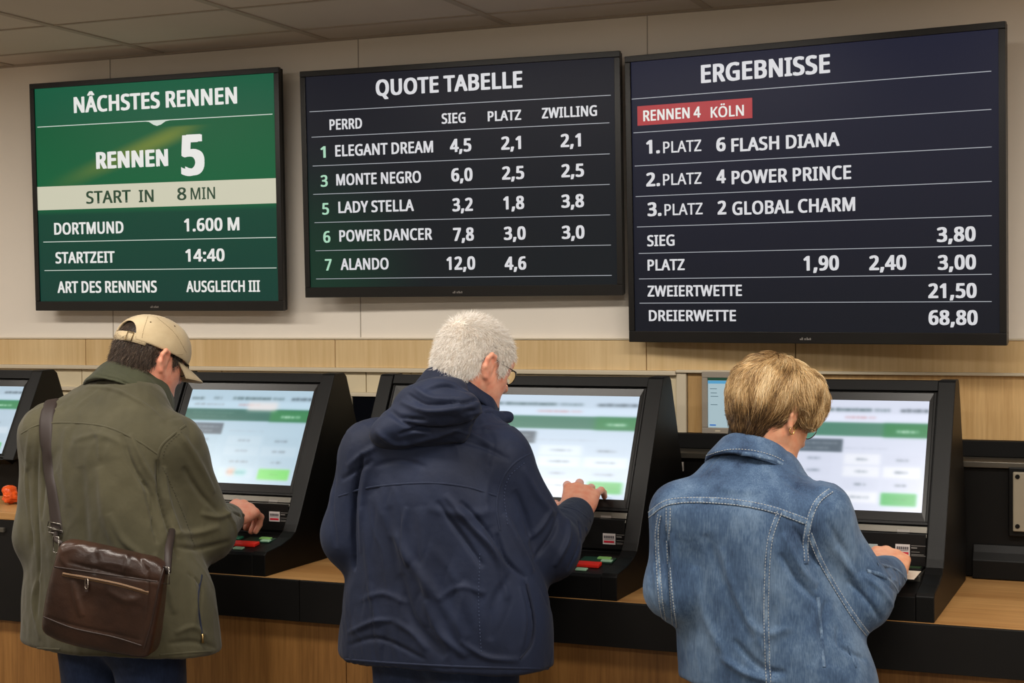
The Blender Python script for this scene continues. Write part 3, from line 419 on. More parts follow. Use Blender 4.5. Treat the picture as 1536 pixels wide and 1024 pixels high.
    def key(name, xa, xb, ya, yb, mat, h=.006, cut=0):
        mb = MB(); sk = (yb-ya)*.25
        vs = [(xa, ya, tz(ya)), (xb, ya, tz(ya)), (xb+sk*0, yb, tz(yb)), (xa, yb, tz(yb))]
        mb.add(vs+[(x, y, z+h) for x, y, z in vs], [(0, 1, 2, 3), (4, 5, 6, 7), (0, 1, 5, 4), (1, 2, 6, 5), (2, 3, 7, 6), (3, 0, 4, 7)])
        o = mb.build(name, mat, e, bevel=.0022); return o
    if kind in (0, 1):
        k0 = x1-.185
        kk = ((('red_key'), .040, .118, 3.690, 3.718, m_kred, .009), ('white_key', .012, .048, 3.660, 3.684, m_kwhite, .008), ('pale_green_key', .066, .096, 3.660, 3.677, m_kpale, .005), ('green_key', -.004, .036, 3.745, 3.768, m_kgreen, .006),
              ('green_pad', .050, .138, 3.732, 3.775, m_kdg, .003), ('lime_key', .090, .126, 3.757, 3.772, m_klime, .006), ('lime_key', .106, .136, 3.737, 3.751, m_kpale, .006), ('grey_key', -.022, .012, 3.705, 3.728, m_grey, .006))
        for nm, a, b, c, d, mt, hh in kk: key(nm, k0+a, k0+b, c, d, mt, hh)
    else:
        for a in (x1-.245, x1-.200):
            box('white_key', a, a+(.022 if a < x1-.23 else .040), 3.832, 3.8362, 1.046, 1.073, m_kpalegrey, rp, .001)
        # ticket chute
        box('chute', x1-.125, x1-.046, 3.735, 3.835, 1.004, 1.019, m_kdg2, e, .002)
        MB().box(x1-.121, x1-.050, 3.79, 3.83, 1.0192, 1.026).build('chute_slot', m_dark, e, bevel=.002)
        MB().box(x1-.117, x1-.054, 3.795, 3.82, 1.0262, 1.0275).build('green_light_bar', simple('dim_green', (36, 58, 34), .4), e)
    return e
m_bezel = simple('bezel_black', (16, 15, 15), .32, spec=.4)
m_kred = simple('key_red', (215, 40, 30), .35); m_kwhite = simple('key_white', (225, 225, 215), .35)
m_kgreen = simple('key_green', (40, 125, 92), .35); m_kdg = simple('key_dark_green', (24, 58, 44), .4)
m_klime = simple('key_lime', (130, 185, 105), .35); m_kpale = simple('key_pale', (150, 190, 160), .4)
m_kpalegrey = simple('key_pale_grey', (165, 175, 175), .4); m_kdg2 = simple('chute_grey', (46, 44, 40), .45)
terminal(-2.80, -2.245, 'black touch-screen terminal in front of the man in the beige cap', betting_page((176, 202, 218), (48, 106, 96), (112, 212, 100), (186, 208, 222), 1, (.18, .54, .84, .34, .72, .965, .14, .70)), kind=0)
terminal(-2.095, -1.245, 'widest black touch-screen terminal, in front of the white-haired man', betting_page((196, 214, 232), (62, 122, 104), (62, 178, 88), (224, 236, 246), 0, (.52, .72, .905, .61, .85, .985, .085, .84)), kind=1)
terminal(-1.05, -.487, 'black touch-screen terminal with a ticket slot, in front of the woman in denim', betting_page((214, 220, 238), (74, 132, 112), (66, 180, 96), (240, 243, 250), 0, (.36, .64, .87, .52, .765, .965, .105, .75)), kind=2)
terminal(-3.86, -3.302, 'black terminal cut by the left edge of the photo, on the raised cabinet', betting_page((176, 198, 214), (60, 140, 130), (62, 178, 88), (200, 214, 226), 0, (.18, .54, .84, .34, .72, .965, .14, .70)), base_z=1.0665, base_y=3.955, tray=False, kind=1)
# ticket lying in the chute of the right-hand terminal
tk = MB(); tv = [(-.612, 3.675, 1.0205), (-.538, 3.675, 1.0205), (-.536, 3.775, 1.0235), (-.606, 3.775, 1.0235)]
tk.add(tv+[(x, y, z-.0008) for x, y, z in tv], [(0, 1, 2, 3), (4, 7, 6, 5), (0, 4, 5, 1), (1, 5, 6, 2), (2, 6, 7, 3), (3, 7, 4, 0)])
tag(tk.build('paper_ticket', simple('ticket_paper', (222, 208, 190), .7)), 'blank cream paper ticket in the chute beside the woman\'s hand', 'ticket')
# orange wrapper and tissue on the cabinet
def crumple(name, c, s, mat, label, cat, seed, tail=None):
    bm = bmesh.new(); bmesh.ops.create_icosphere(bm, subdivisions=4, radius=1); r = random.Random(seed)
    dirs = [Vector((r.gauss(0, 1), r.gauss(0, 1), r.gauss(0, 1))).normalized() for _ in range(26)]
    for v in bm.verts:
        d = 1+.0; n = v.co.normalized(); k = sum(abs(math.sin(3.1*n.dot(q)+i)) for i, q in enumerate(dirs))/26
        d = .25+1.15*k**1.6*1.3
        if tail: d += max(0, n.dot(Vector(tail).normalized())-.75)*5
        v.co = Vector((n.x*s[0], n.y*s[1], n.z*s[2]))*d
    zmin = min(v.co.z for v in bm.verts)
    for v in bm.verts: v.co.z -= zmin
    me = bpy.data.meshes.new(name); bm.to_mesh(me); bm.free()
    o = link(name, me, mat); o.location = c; return tag(o, label, cat)
wp = atZ(17, 756, 1.066)
crumple('candy_wrapper', (wp[0], wp[1], 1.067), (.024, .03, .018), simple('orange_foil', (226, 86, 26), .25, coat=.4), 'crumpled shiny orange wrapper on the raised oak cabinet top', 'wrapper', 3, (-.35, .1, 1))
crumple('paper_tissue', (wp[0]-.032, wp[1]+.03, 1.067), (.016, .018, .016), simple('tissue', (190, 180, 165), .8), 'small crumpled white tissue left of the orange wrapper', 'tissue', 5)
# ---------------------------------------------------------------- wall displays
CAP = GCAP/1000
def text_mesh(s, bold):
    """lettering from the outlines above; heavier weights are made by widening every stroke"""
    vs = []; ts = []; x = 0
    for ch in s:
        if ch == ' ': x += GSPACE/1000; continue
        w, p, t = GLYPHS[ch]; p = np.array(p, float).reshape(-1, 2)/1000; t = np.array(t).reshape(-1, 3)
        k = sum(len(q) for q in vs); vs.append(p+[x, 0]); ts.append(t+k); x += w/1000+bold*.9
    P = np.concatenate(vs); T = np.concatenate(ts); out = []; tri = []; n = 0
    for i, (dx, dy) in enumerate(((0, 0), (1, .35), (-1, .35), (1, -.35), (-1, -.35), (.5, .5), (-.5, -.5)) if bold > .004 else ((0, 0),)):
        q = P+[dx*bold, dy*bold]; out.append(np.column_stack([q, np.full(len(q), -.00006*i)])); tri.append(T+n); n += len(P)
    co = np.concatenate(out); me = np_mesh('lettering', co, tris=np.concatenate(tri)); return me, co
def display(label, dims, Yc, screen_mat, name='wall_display'):
    w, h, cx, cz, rx, ry, rz = dims; s = Yc/4.36; w *= s; h *= s; cx *= s; cz = CAMH+(cz-CAMH)*s
    e = bpy.data.objects.new(name, None); COL.objects.link(e)
    R3 = Matrix.Rotation(rz, 4, 'Z') @ Matrix.Rotation(ry, 4, 'Y') @ Matrix.Rotation(rx, 4, 'X')
    e.matrix_world = Matrix.Translation((cx, Yc, cz)) @ R3; bpy.context.view_layer.update()
    tag(e, label, 'display screen', 'black flat-panel displays on the wall')
    T = e.matrix_world.copy(); Ti = T.inverted(); o0 = np.array(T.translation); nn = np.array((T.to_3x3() @ Vector((0, -1, 0))))
    def uv(x, y):                                          # image point -> display plane
        v = ray(x, y); t = ((o0-CC)@nn)/(v@nn); q = Ti @ Vector(CC+v*t); return q.x, q.z
    def put(o): o.parent = e; o.matrix_parent_inverse = Matrix(); return o
    bz, bb = .018, .032
    f = MB(); f.box(-w/2, w/2, 0, .016, h/2-bz, h/2); f.box(-w/2, w/2, 0, .016, -h/2, -h/2+bb)
    f.box(-w/2, -w/2+bz, 0, .016, -h/2+bb, h/2-bz); f.box(w/2-bz, w/2, 0, .016, -h/2+bb, h/2-bz); put(f.build('bezel', m_tvbez, bevel=.0015))
    put(box('back_shell', -w/2+.002, w/2-.002, .0165, .034, -h/2+.002, h/2-.002, m_black, bevel=.004))
    put(box('wall_bracket', -w*.3, w*.3, .0345, max(.05, WY-Yc-.012), -h*.3, h*.25, m_dark, bevel=.002))
    scr = put(box('screen', -w/2+bz, w/2-bz, .006, .015, -h/2+bb, h/2-bz, screen_mat))
    lg = MB()
    for k, (a, b) in enumerate(((-.017, .004), (-.012, .007), (-.004, .005), (.002, .007), (.006, .004), (.011, .006))): lg.box(a, a+.004, -.0007, .001, -h/2+.010, -h/2+.010+b)
    put(lg.build('maker_badge', m_badge))
    def sub(o): o.parent = scr; o.matrix_parent_inverse = Matrix(); return o
    def text(name, s_, x0, yb0, x1, yb1, caph, mat, bold=.04):
        me, co = text_mesh(s_, bold); (u0, v0), (u1, v1) = uv(x0, yb0), uv(x1, yb1)
        xm = (x0+x1)/2; ym = (yb0+yb1)/2; ch = abs(uv(xm, ym-caph)[1]-uv(xm, ym)[1])
        a, b = co[:, 0].min(), co[:, 0].max()
        out = np.zeros_like(co); out[:, 0] = u0+(co[:, 0]-a)/(b-a)*(u1-u0); out[:, 2] = (v0+v1)/2+co[:, 1]*ch/(CAP+bold*.5); out[:, 1] = .0052+co[:, 2]
        me.vertices.foreach_set('co', out.astype(np.float32).ravel()); me.update(); return sub(link(name, me, mat))
    def line(x0, y0, x1, y1, mat, th=.0022):
        (u0, v0), (u1, v1) = uv(x0, y0), uv(x1, y1); v = (v0+v1)/2
        return sub(MB().box(u0, u1, .0048, .0062, v-th/2, v+th/2).build('divider_line', mat))
    def quad(name, pts, mat, y=.0054):
        P = [uv(*p) for p in pts]
        u0 = (P[0][0]+P[3][0])/2; u1 = (P[1][0]+P[2][0])/2; t = (P[0][1]+P[1][1])/2; b = (P[2][1]+P[3][1])/2
        return sub(MB().box(u0, u1, y, .0065, b, t).build(name, mat))
    return e, text, line, quad, uv, sub
m_tvbez = simple('display_bezel', (14, 13, 13), .3, spec=.45); m_badge = simple('badge_silver', (120, 115, 110), .4)
t_w = emis('text_white', (232, 232, 228), .93); t_w2 = emis('text_soft', (222, 222, 226), .9); t_g = emis('text_mint', (172, 220, 192), .9); t_dk = emis('text_green', (22, 66, 42), .8)
l_w = emis('line_grey', (178, 182, 190), .85); l_b = emis('line_white', (215, 225, 215), .85)
def screen_green():
    m, nt, b = newmat('green_screen'); tc = N(nt, 'ShaderNodeTexCoord'); sx = N(nt, 'ShaderNodeSeparateXYZ'); L(nt, tc.outputs['Object'], sx.inputs[0])
    b.inputs['Base Color'].default_value = (.01, .01, .01, 1); b.inputs['Roughness'].default_value = .3; b.inputs['Specular IOR Level'].default_value = .15
    # the page: two greens, and a faint yellow ray crossing the middle field
    r = N(nt, 'ShaderNodeValToRGB'); mr = N(nt, 'ShaderNodeMapRange'); mr.inputs[1].default_value = -.39; mr.inputs[2].default_value = .39
    L(nt, sx.outputs['Z'], mr.inputs[0]); L(nt, mr.outputs[0], r.inputs[0]); e = r.color_ramp.elements
    e[0].position = 0; e[0].color = (*lin((14, 66, 56)), 1); e[1].position = 1; e[1].color = (*lin((24, 102, 72)), 1)
    for p, c in ((.42, (16, 76, 58)), (.45, (18, 108, 66)), (.8, (18, 100, 62)), (.82, (22, 98, 68))):
        q = e.new(p); q.color = (*lin(c), 1)
    # ray: distance from a slanted line z = .30*x + .16
    m1 = N(nt, 'ShaderNodeMath', operation='MULTIPLY_ADD'); m1.inputs[1].default_value = -.32; L(nt, sx.outputs['X'], m1.inputs[0]); L(nt, sx.outputs['Z'], m1.inputs[2])
    m2 = N(nt, 'ShaderNodeMath', operation='SUBTRACT'); m2.inputs[1].default_value = .165; L(nt, m1.outputs[0], m2.inputs[0])
    m3 = N(nt, 'ShaderNodeMath', operation='ABSOLUTE'); L(nt, m2.outputs[0], m3.inputs[0])
    m4 = N(nt, 'ShaderNodeMapRange', interpolation_type='SMOOTHSTEP'); m4.inputs[1].default_value = .045; m4.inputs[2].default_value = 0; m4.inputs[3].default_value = 0; m4.inputs[4].default_value = .45; L(nt, m3.outputs[0], m4.inputs[0])
    m5 = N(nt, 'ShaderNodeMapRange', interpolation_type='SMOOTHSTEP'); m5.inputs[1].default_value = -.5; m5.inputs[2].default_value = .05; L(nt, sx.outputs['X'], m5.inputs[0])
    m5b = N(nt, 'ShaderNodeMapRange', interpolation_type='SMOOTHSTEP'); m5b.inputs[1].default_value = .25; m5b.inputs[2].default_value = .05; L(nt, sx.outputs['X'], m5b.inputs[0])
    m7 = N(nt, 'ShaderNodeMapRange'); m7.inputs[1].default_value = .222; m7.inputs[2].default_value = .215; L(nt, sx.outputs['Z'], m7.inputs[0])
    a1 = N(nt, 'ShaderNodeMath', operation='MULTIPLY'); L(nt, m4.outputs[0], a1.inputs[0]); L(nt, m5.outputs[0], a1.inputs[1])
    a2 = N(nt, 'ShaderNodeMath', operation='MULTIPLY'); L(nt, a1.outputs[0], a2.inputs[0]); L(nt, m5b.outputs[0], a2.inputs[1])
    a3 = N(nt, 'ShaderNodeMath', operation='MULTIPLY'); L(nt, a2.outputs[0], a3.inputs[0]); L(nt, m7.outputs[0], a3.inputs[1])
    mx = N(nt, 'ShaderNodeMix', data_type='RGBA'); L(nt, a3.outputs[0], mx.inputs['Factor']); L(nt, r.outputs[0], mx.inputs['A']); mx.inputs['B'].default_value = (*lin((170, 175, 60)), 1)
    L(nt, mx.outputs['Result'], b.inputs['Emission Color']); b.inputs['Emission Strength'].default_value = .75
    return m
def screen_navy(name, c1, c2, green):
    m, nt, b = newmat(name); tc = N(nt, 'ShaderNodeTexCoord'); sx = N(nt, 'ShaderNodeSeparateXYZ'); L(nt, tc.outputs['Object'], sx.inputs[0])
    b.inputs['Base Color'].default_value = (.01, .01, .01, 1); b.inputs['Roughness'].default_value = .28; b.inputs['Specular IOR Level'].default_value = .12
    mr = N(nt, 'ShaderNodeMapRange'); mr.inputs[1].default_value = -.35; mr.inputs[2].default_value = .4; L(nt, sx.outputs['Z'], mr.inputs[0])
    r = N(nt, 'ShaderNodeValToRGB'); r.color_ramp.elements[0].color = (*lin(c1), 1); r.color_ramp.elements[1].color = (*lin(c2), 1); L(nt, mr.outputs[0], r.inputs[0])
    out = r.outputs[0]
    if green:
        # page tinted green in its lower left corner
        p = N(nt, 'ShaderNodeVectorMath', operation='DISTANCE'); p.inputs[1].default_value = (-.5, 0, -.28); L(nt, tc.outputs['Object'], p.inputs[0])
        q = N(nt, 'ShaderNodeMapRange', interpolation_type='SMOOTHSTEP'); q.inputs[1].default_value = .45; q.inputs[2].default_value = .0; q.inputs[4].default_value = .75; L(nt, p.outputs['Value'], q.inputs[0])
        mx = N(nt, 'ShaderNodeMix', data_type='RGBA'); L(nt, q.outputs[0], mx.inputs['Factor']); L(nt, out, mx.inputs['A']); mx.inputs['B'].default_value = (*lin((18, 62, 44)), 1); out = mx.outputs['Result']
    L(nt, out, b.inputs['Emission Color']); b.inputs['Emission Strength'].default_value = .8
    return m
e, T_, Ln, Q_, uv, sub = display('green display headed with next race number 5, leftmost on the wall', (0.989, 0.7777, -3.1143, 2.0374, 0.0312, 0.0062, -0.0027), 4.35, screen_green())
Q_('countdown_band', [(52, 280.2), (413.5, 267), (414, 305), (52, 315)], emis('band_cream', (214, 212, 188), .85))
T_('heading_text', 'NÂCHSTES RENNEN', 109.5, 169, 354.5, 154, 24, t_w)
T_('race_text', 'RENNEN', 143, 252, 251, 248, 24.5, t_w, .055)
T_('race_number', '5', 270.6, 261, 305.8, 259.5, 59, t_w, .055)
for s_, a, b, c, d, hh, bo in (('START', 128, 304.8, 195, 303.4, 18.5, .024), ('IN', 207, 303, 229.3, 302.3, 18.3, .024), ('8', 264.6, 299.8, 278.4, 299.4, 18.5, .02), ('MIN', 284.8, 299, 321.5, 298, 17.8, .014)): T_('countdown_text', s_, a, b, c, d, hh, t_dk, bo)
for s_, a, b, c, d, hh in (('DORTMUND', 80, 352, 184, 348.7, 17.5), ('1.600 M', 275, 346.5, 358, 344.8, 19), ('STARTZEIT', 82, 395, 170.8, 393, 16.7), ('14:40', 277, 392, 335.7, 391, 18.5), ('ART DES RENNENS', 85, 439, 234, 438, 17.2), ('AUSGLEICH III', 278.3, 438, 388.8, 436.7, 16.7)): T_('detail_text', s_, a, b, c, d, hh, t_w, .034)
for q in ((54.6, 190.6, 407.2, 170.8), (63.6, 363.3, 412.4, 355.5), (65.3, 405.4, 413.2, 402)): Ln(*q, l_b, .0024)
pts = [uv(*p) for p in ((212, 181.6), (222, 182.6), (229, 187), (234, 188.6), (240, 186.5), (247, 181.5), (257, 179.3))]
sub(MB().add([(u, .0053, v) for u, v in pts]+[(u, .0062, v) for u, v in pts], [tuple(range(7)), tuple(range(13, 6, -1))]).build('arrow_marker', l_b))
e, T_, Ln, Q_, uv, sub = display('dark odds display with five horses, in the middle of the wall', (1.0544, 0.7133, -2.005, 2.0427, 0.0374, 0.0021, 0.0293), 4.35, screen_navy('navy_screen_odds', (19, 26, 31), (28, 29, 40), True))
T_('heading_text', 'QUOTE TABELLE', 562.8, 142.8, 782.7, 130.7, 24, t_w2)
for s_, a, b, c, d, hh in (('PERRD', 493.3, 194.4, 542.1, 192, 15.5), ('SIEG', 661.6, 185, 697.4, 183.4, 15.2), ('PLATZ', 730.8, 181.5, 781, 179, 14.8), ('ZWILLING', 812, 177.2, 894.8, 172.9, 15.5)): T_('column_header', s_, a, b, c, d, hh, t_w2, .032)
for s_, a, b, c, d in (('1', 479.8, 236.2, 487.6, 236), ('3', 480, 279.5, 490.6, 279.3), ('5', 482.3, 321.3, 492.6, 321.2), ('6', 483.9, 363.5, 494.6, 363.4), ('7', 486.4, 405.3, 496.6, 405.3)): T_('start_number', s_, a, b, c, d, 17, t_g, .03)
for s_, a, b, c, d in (('ELEGANT DREAM', 501.9, 233.8, 648.8, 228.4), ('MONTE NEGRO', 503.4, 277.6, 630.6, 273.3), ('LADY STELLA', 506.6, 319, 619.9, 315.9), ('POWER DANCER', 508, 361.6, 647.4, 359.2), ('ALANDO', 510, 404.1, 582, 403.9)): T_('horse_name', s_, a, b, c, d, 17, t_w2, .032)
for s_, a, b, y in (('4,5', 674.1, 706.2, 226.8), ('2,1', 751, 780.8, 223.3), ('2,1', 840.2, 870.6, 219.4), ('6,0', 676, 708, 271), ('2,5', 752.3, 785.5, 268.2), ('2,5', 841.3, 875.3, 264.7), ('3,2', 677.7, 708.5, 315.9), ('1,8', 754.2, 785.5, 313.1), ('3,8', 841.3, 875.3, 310.4), ('7,8', 678.8, 710, 360.4), ('3,0', 755, 787.8, 358.8), ('3,0', 842, 876, 357.3), ('12,0', 669, 712, 403.8), ('4,6', 756.2, 788.6, 403.8)): T_('odds_value', s_, a, y+.3, b, y-.3, 19.2, t_w2, .042)
for q in ((463.2, 168.2, 915.2, 141.6), (466.3, 206, 913.2, 183.4), (467.9, 249, 913.6, 230.3), (468.7, 291.3, 913.6, 276.4), (470.6, 333.4, 914.4, 322.5), (472.2, 375.2, 915.5, 368.2), (473, 416.6, 916.7, 414.7)): Ln(*q, l_w, .0018)
e, T_, Ln, Q_, uv, sub = display('dark results display with a red label, largest and rightmost on the wall', (1.1016, 0.8438, -0.9364, 1.9663, 0.0322, 0.0033, -0.1374), 4.28, screen_navy('navy_screen_results', (18, 22, 33), (34, 36, 56), False))
Q_('red_label', [(954.4, 157.9), (1126.7, 147.8), (1127.7, 177.4), (955.4, 187.6)], emis('label_red', (172, 34, 46), .9))
T_('heading_text', 'ERGEBNISSE', 1050.5, 122.6, 1244.2, 109.1, 27, t_w2)
T_('label_text', 'RENNEN 4', 963.8, 180.4, 1050, 176.4, 16, t_w, .03); T_('label_text', 'KÖLN', 1065, 175.9, 1114.9, 173.2, 16, t_w, .02)
for s_, a, b, c, d, hh, bo in (('1.', 968.3, 229.7, 988.7, 229, 20, .042), ('PLATZ', 993.7, 228.7, 1051, 226.7, 17, .016), ('6', 1073.4, 226.2, 1087.5, 225.7, 20, .042), ('FLASH DIANA', 1096, 225.5, 1258.6, 219.7, 20, .032),
    ('2.', 968.3, 278.7, 989, 278.2, 20, .042), ('PLATZ', 993.5, 277, 1051.3, 275.8, 17, .016), ('4', 1073.6, 274.3, 1087.8, 274, 20, .042), ('POWER PRINCE', 1096.5, 273.6, 1276, 270, 20, .032),
    ('3.', 970.3, 323.3, 991.2, 323, 20, .042), ('PLATZ', 995.7, 322.3, 1053, 321.5, 17, .016), ('2', 1075.4, 321, 1088.5, 320.8, 20, .042), ('GLOBAL CHARM', 1097.5, 320.4, 1282, 317.3, 20, .032)): T_('placing_text', s_, a, b, c, d, hh, t_w2, bo)
for s_, a, b, c, d in (('SIEG', 969.8, 368.8, 1010.8, 368), ('PLATZ', 970.3, 405.2, 1026, 404.8), ('ZWEIERTWETTE', 970.3, 444, 1111.9, 443.8), ('DREIERWETTE', 972.3, 481, 1103, 481.4)): T_('bet_name', s_, a, b, c, d, 16.3, t_w2, .03)
for s_, a, b, c, d in (('3,80', 1404.6, 361.8, 1462.8, 361.2), ('1,90', 1204.4, 405, 1257.6, 404.6), ('2,40', 1303, 404.2, 1358.7, 404), ('3,00', 1406, 403.6, 1463.3, 403.4), ('21,50', 1391.6, 446, 1464.3, 446.4), ('68,80', 1392, 486.2, 1465.8, 487)): T_('payout_value', s_, a, b, c, d, 21.5, t_w2, .042)
for q in ((946.4, 146, 1486.2, 109.1), (948.9, 195.8, 1486.2, 167.4), (950.9, 245.6, 1486.7, 223.7), (952.4, 291.4, 1486.7, 275.5), (954.4, 337.7, 1486.7, 326.3), (956.9, 377, 1486.7, 371.6), (957.4, 415.9, 1486.7, 413.9), (958.3, 452.3, 1486.7, 454.8)): Ln(*q, l_w, .0018)
# ---------------------------------------------------------------- soft shapes: distance fields turned into one continuous skin
def K(x, y, Y): return atY(x, y, Y)
def V3(*a): return np.array(a, float)
def nrm(v): v = np.asarray(v, float); return v/np.linalg.norm(v)
def frame(yaw, pitch=0, roll=0):
    """columns right, forward, up; yaw turns towards +X, pitch looks down"""
    M = Matrix.Rotation(-math.radians(yaw), 3, 'Z') @ Matrix.Rotation(-math.radians(pitch), 3, 'X') @ Matrix.Rotation(math.radians(roll), 3, 'Y')
    return np.array(M)
def cone(a, b, r1, r2=None, flat=None):
    a = np.asarray(a, float); b = np.asarray(b, float); r2 = r1 if r2 is None else r2
    def f(P):
        ab = b-a; t = np.clip(((P-a)@ab)/max(ab@ab, 1e-12), 0, 1)
        return np.linalg.norm(P-a-t[:, None]*ab, axis=1)-(r1+(r2-r1)*t)
    return f
def ell(c, r, R=None):
    c = np.asarray(c, float); r = np.asarray(r, float); R = np.eye(3) if R is None else R
    def f(P):
        q = (P-c)@R; k0 = np.linalg.norm(q/r, axis=1); k1 = np.linalg.norm(q/(r*r), axis=1)
        return k0*(k0-1)/np.maximum(k1, 1e-9)
    return f
def smin(a, b, k):
    h = np.maximum(k-np.abs(a-b), 0)/k; return np.minimum(a, b)-h*h*k*.25
def smax(a, b, k): return -smin(-a, -b, k)
def U(fs, k):
    def f(P):
        d = fs[0](P)
        for g in fs[1:]: d = smin(d, g(P), k)
        return d
    return f
def sub_(a, b, k=.004): return lambda P: smax(a(P), -b(P), k)
def isect(a, b, k=.004): return lambda P: smax(a(P), b(P), k)
def half(p, n): p = np.asarray(p, float); n = nrm(n); return lambda P: (P-p)@n          # inside = behind the plane
def near(f, c, r):
    """evaluate a small detailed shape only close to it"""
    c = np.asarray(c, float)
    def g(P):
        d = np.linalg.norm(P-c, axis=1)-r; out = d+.06; m = d < 0
        if m.any(): out[m] = f(P[m])
        return out
    return g
def loft(rows, R, n=2.4, cap=.02):
    """rows (cx,cy,z,rx,ry): stacked superellipses turned by R"""
    rows = sorted(rows, key=lambda r: r[2]); A = np.array(rows, float)
    ex, ey = R[:2, 0], R[:2, 1]
    def f(P):
        z = P[:, 2]; cx, cy, rx, ry = (np.interp(z, A[:, 2], A[:, i]) for i in (0, 1, 3, 4))
        dx = P[:, 0]-cx; dy = P[:, 1]-cy; a = np.abs(dx*ex[0]+dy*ex[1])/rx; b = np.abs(dx*ey[0]+dy*ey[1])/ry
        d = ((a**n+b**n)**(1/n)-1)*np.minimum(rx, ry)
        return smax(d, np.maximum(A[0, 2]-z, z-A[-1, 2]), cap)
    return f
def rows_px(rows, yawdeg, n=2.4):
    """rows (y, x left, x right, half depth, Y): centre and half width of a torso whose outline is seen between two columns"""
    out = []
    for y, xl, xr, ry, Y in rows:
        c = K((xl+xr)/2, y, Y); a = K(xl, y, Y); b = K(xr, y, Y); v = c[:2]/np.linalg.norm(c[:2]); pr = np.array([v[1], -v[0]])
        hw = abs((b-a)[:2]@pr)/2*1.0; beta = math.atan2(v[0], v[1])-math.radians(yawdeg)
        rx = math.sqrt(max(hw*hw-(ry*math.sin(beta))**2, .002))/max(abs(math.cos(beta)), .3)
        if n > 2: rx *= .965
        out.append((c[0], c[1], c[2], rx, ry))
    return out
def spline_rows(rows, m=40):
    A = np.array(sorted(rows, key=lambda r: r[2])); z = A[:, 2]; zz = np.linspace(z[0], z[-1], m); out = []
    d = np.gradient(A, z, axis=0)
    for q in zz:
        i = min(max(np.searchsorted(z, q)-1, 0), len(z)-2); h = z[i+1]-z[i]; t = (q-z[i])/h
        out.append((2*t**3-3*t*t+1)*A[i]+(t**3-2*t*t+t)*h*d[i]+(-2*t**3+3*t*t)*A[i+1]+(t**3-t*t)*h*d[i+1])
        out[-1][2] = q
    return [tuple(r) for r in out]
def surface(f, lo, hi, h, pad=0.0):
    """surface nets on the blocks that the skin passes through"""
    lo = np.asarray(lo, float); hi = np.asarray(hi, float); Bk = 8
    nb = np.ceil((hi-lo)/(h*Bk)).astype(int); n = nb*Bk
    bi = np.stack(np.meshgrid(*[np.arange(k) for k in nb], indexing='ij'), -1).reshape(-1, 3)
    cen = lo+(bi*Bk+(Bk-1)/2)*h; dc = f(cen)
    G = np.repeat(np.repeat(np.repeat(np.where(dc < 0, -1, 1).astype(np.float32).reshape(nb), Bk, 0), Bk, 1), Bk, 2)
    keep = bi[np.abs(dc) < Bk*h*1.15+pad]
    off = np.stack(np.meshgrid(*[np.arange(Bk)]*3, indexing='ij'), -1).reshape(-1, 3)
    for s in range(0, len(keep), 1500):
        b = keep[s:s+1500]; ii = (b[:, None, :]*Bk+off[None]).reshape(-1, 3)
        G[ii[:, 0], ii[:, 1], ii[:, 2]] = f(lo+ii*h)
    S = G < 0; c = np.zeros(n-1, np.uint8); sl = [(slice(0, -1), slice(1, None))[k] for k in (0, 1)]
    for i in (0, 1):
        for j in (0, 1):
            for k in (0, 1): c += S[sl[i], sl[j], sl[k]]
    act = np.argwhere((c > 0) & (c < 8)); cid = np.full(n-1, -1, np.int32); cid[act[:, 0], act[:, 1], act[:, 2]] = np.arange(len(act))
    cor = np.array([(i, j, k) for i in (0, 1) for j in (0, 1) for k in (0, 1)])
    g = np.stack([G[act[:, 0]+a, act[:, 1]+b, act[:, 2]+d] for a, b, d in cor], 1)
    acc = np.zeros((len(act), 3)); cnt_ = np.zeros(len(act))
    for a in range(8):
        for b in range(a+1, 8):
            if np.abs(cor[a]-cor[b]).sum() != 1: continue
            m = (g[:, a] < 0) != (g[:, b] < 0); t = g[m, a]/(g[m, a]-g[m, b])
            acc[m] += cor[a]+t[:, None]*(cor[b]-cor[a]); cnt_[m] += 1
    Vt = lo+(act+acc/cnt_[:, None])*h; quads = []
    for ax in range(3):
        u, v = (ax+1) % 3, (ax+2) % 3
        s0 = [slice(None)]*3; s1 = [slice(None)]*3; s0[ax] = slice(0, -1); s1[ax] = slice(1, None)
        e = np.argwhere(S[tuple(s0)] != S[tuple(s1)]); ok = (e[:, u] > 0) & (e[:, v] > 0) & (e[:, u] < n[u]-1) & (e[:, v] < n[v]-1) & (e[:, ax] < n[ax]-1); e = e[ok]
        ins = S[e[:, 0], e[:, 1], e[:, 2]]
        def cc(du, dv):
            q = e.copy(); q[:, u] -= du; q[:, v] -= dv; return cid[q[:, 0], q[:, 1], q[:, 2]]
        q = np.stack([cc(1, 1), cc(0, 1), cc(0, 0), cc(1, 0)], 1); q[~ins] = q[~ins][:, ::-1]; quads.append(q)
    Q = np.concatenate(quads); return Vt, Q[(Q >= 0).all(1)]
def normals(V, Q):
    fn = np.cross(V[Q[:, 2]]-V[Q[:, 0]], V[Q[:, 3]]-V[Q[:, 1]]); out = np.zeros_like(V)
    for k in range(4):
        for a in range(3): out[:, a] += np.bincount(Q[:, k], fn[:, a], len(V))
    return out/np.maximum(np.linalg.norm(out, axis=1, keepdims=True), 1e-12)
def relax(V, Q, it=1, w=.5):
    for _ in range(it):
        s = np.zeros_like(V); n = np.zeros(len(V))
        for k in range(4):
            a, b = Q[:, k], Q[:, (k+1) % 4]
            for i in range(3): s[:, i] += np.bincount(a, V[b, i], len(V))+np.bincount(b, V[a, i], len(V))
            n += np.bincount(a, minlength=len(V))+np.bincount(b, minlength=len(V))
        V = V+w*(s/np.maximum(n, 1)[:, None]-V)
    return V
def bvh(V, Q): return BVHTree.FromPolygons(V.tolist(), Q.tolist())
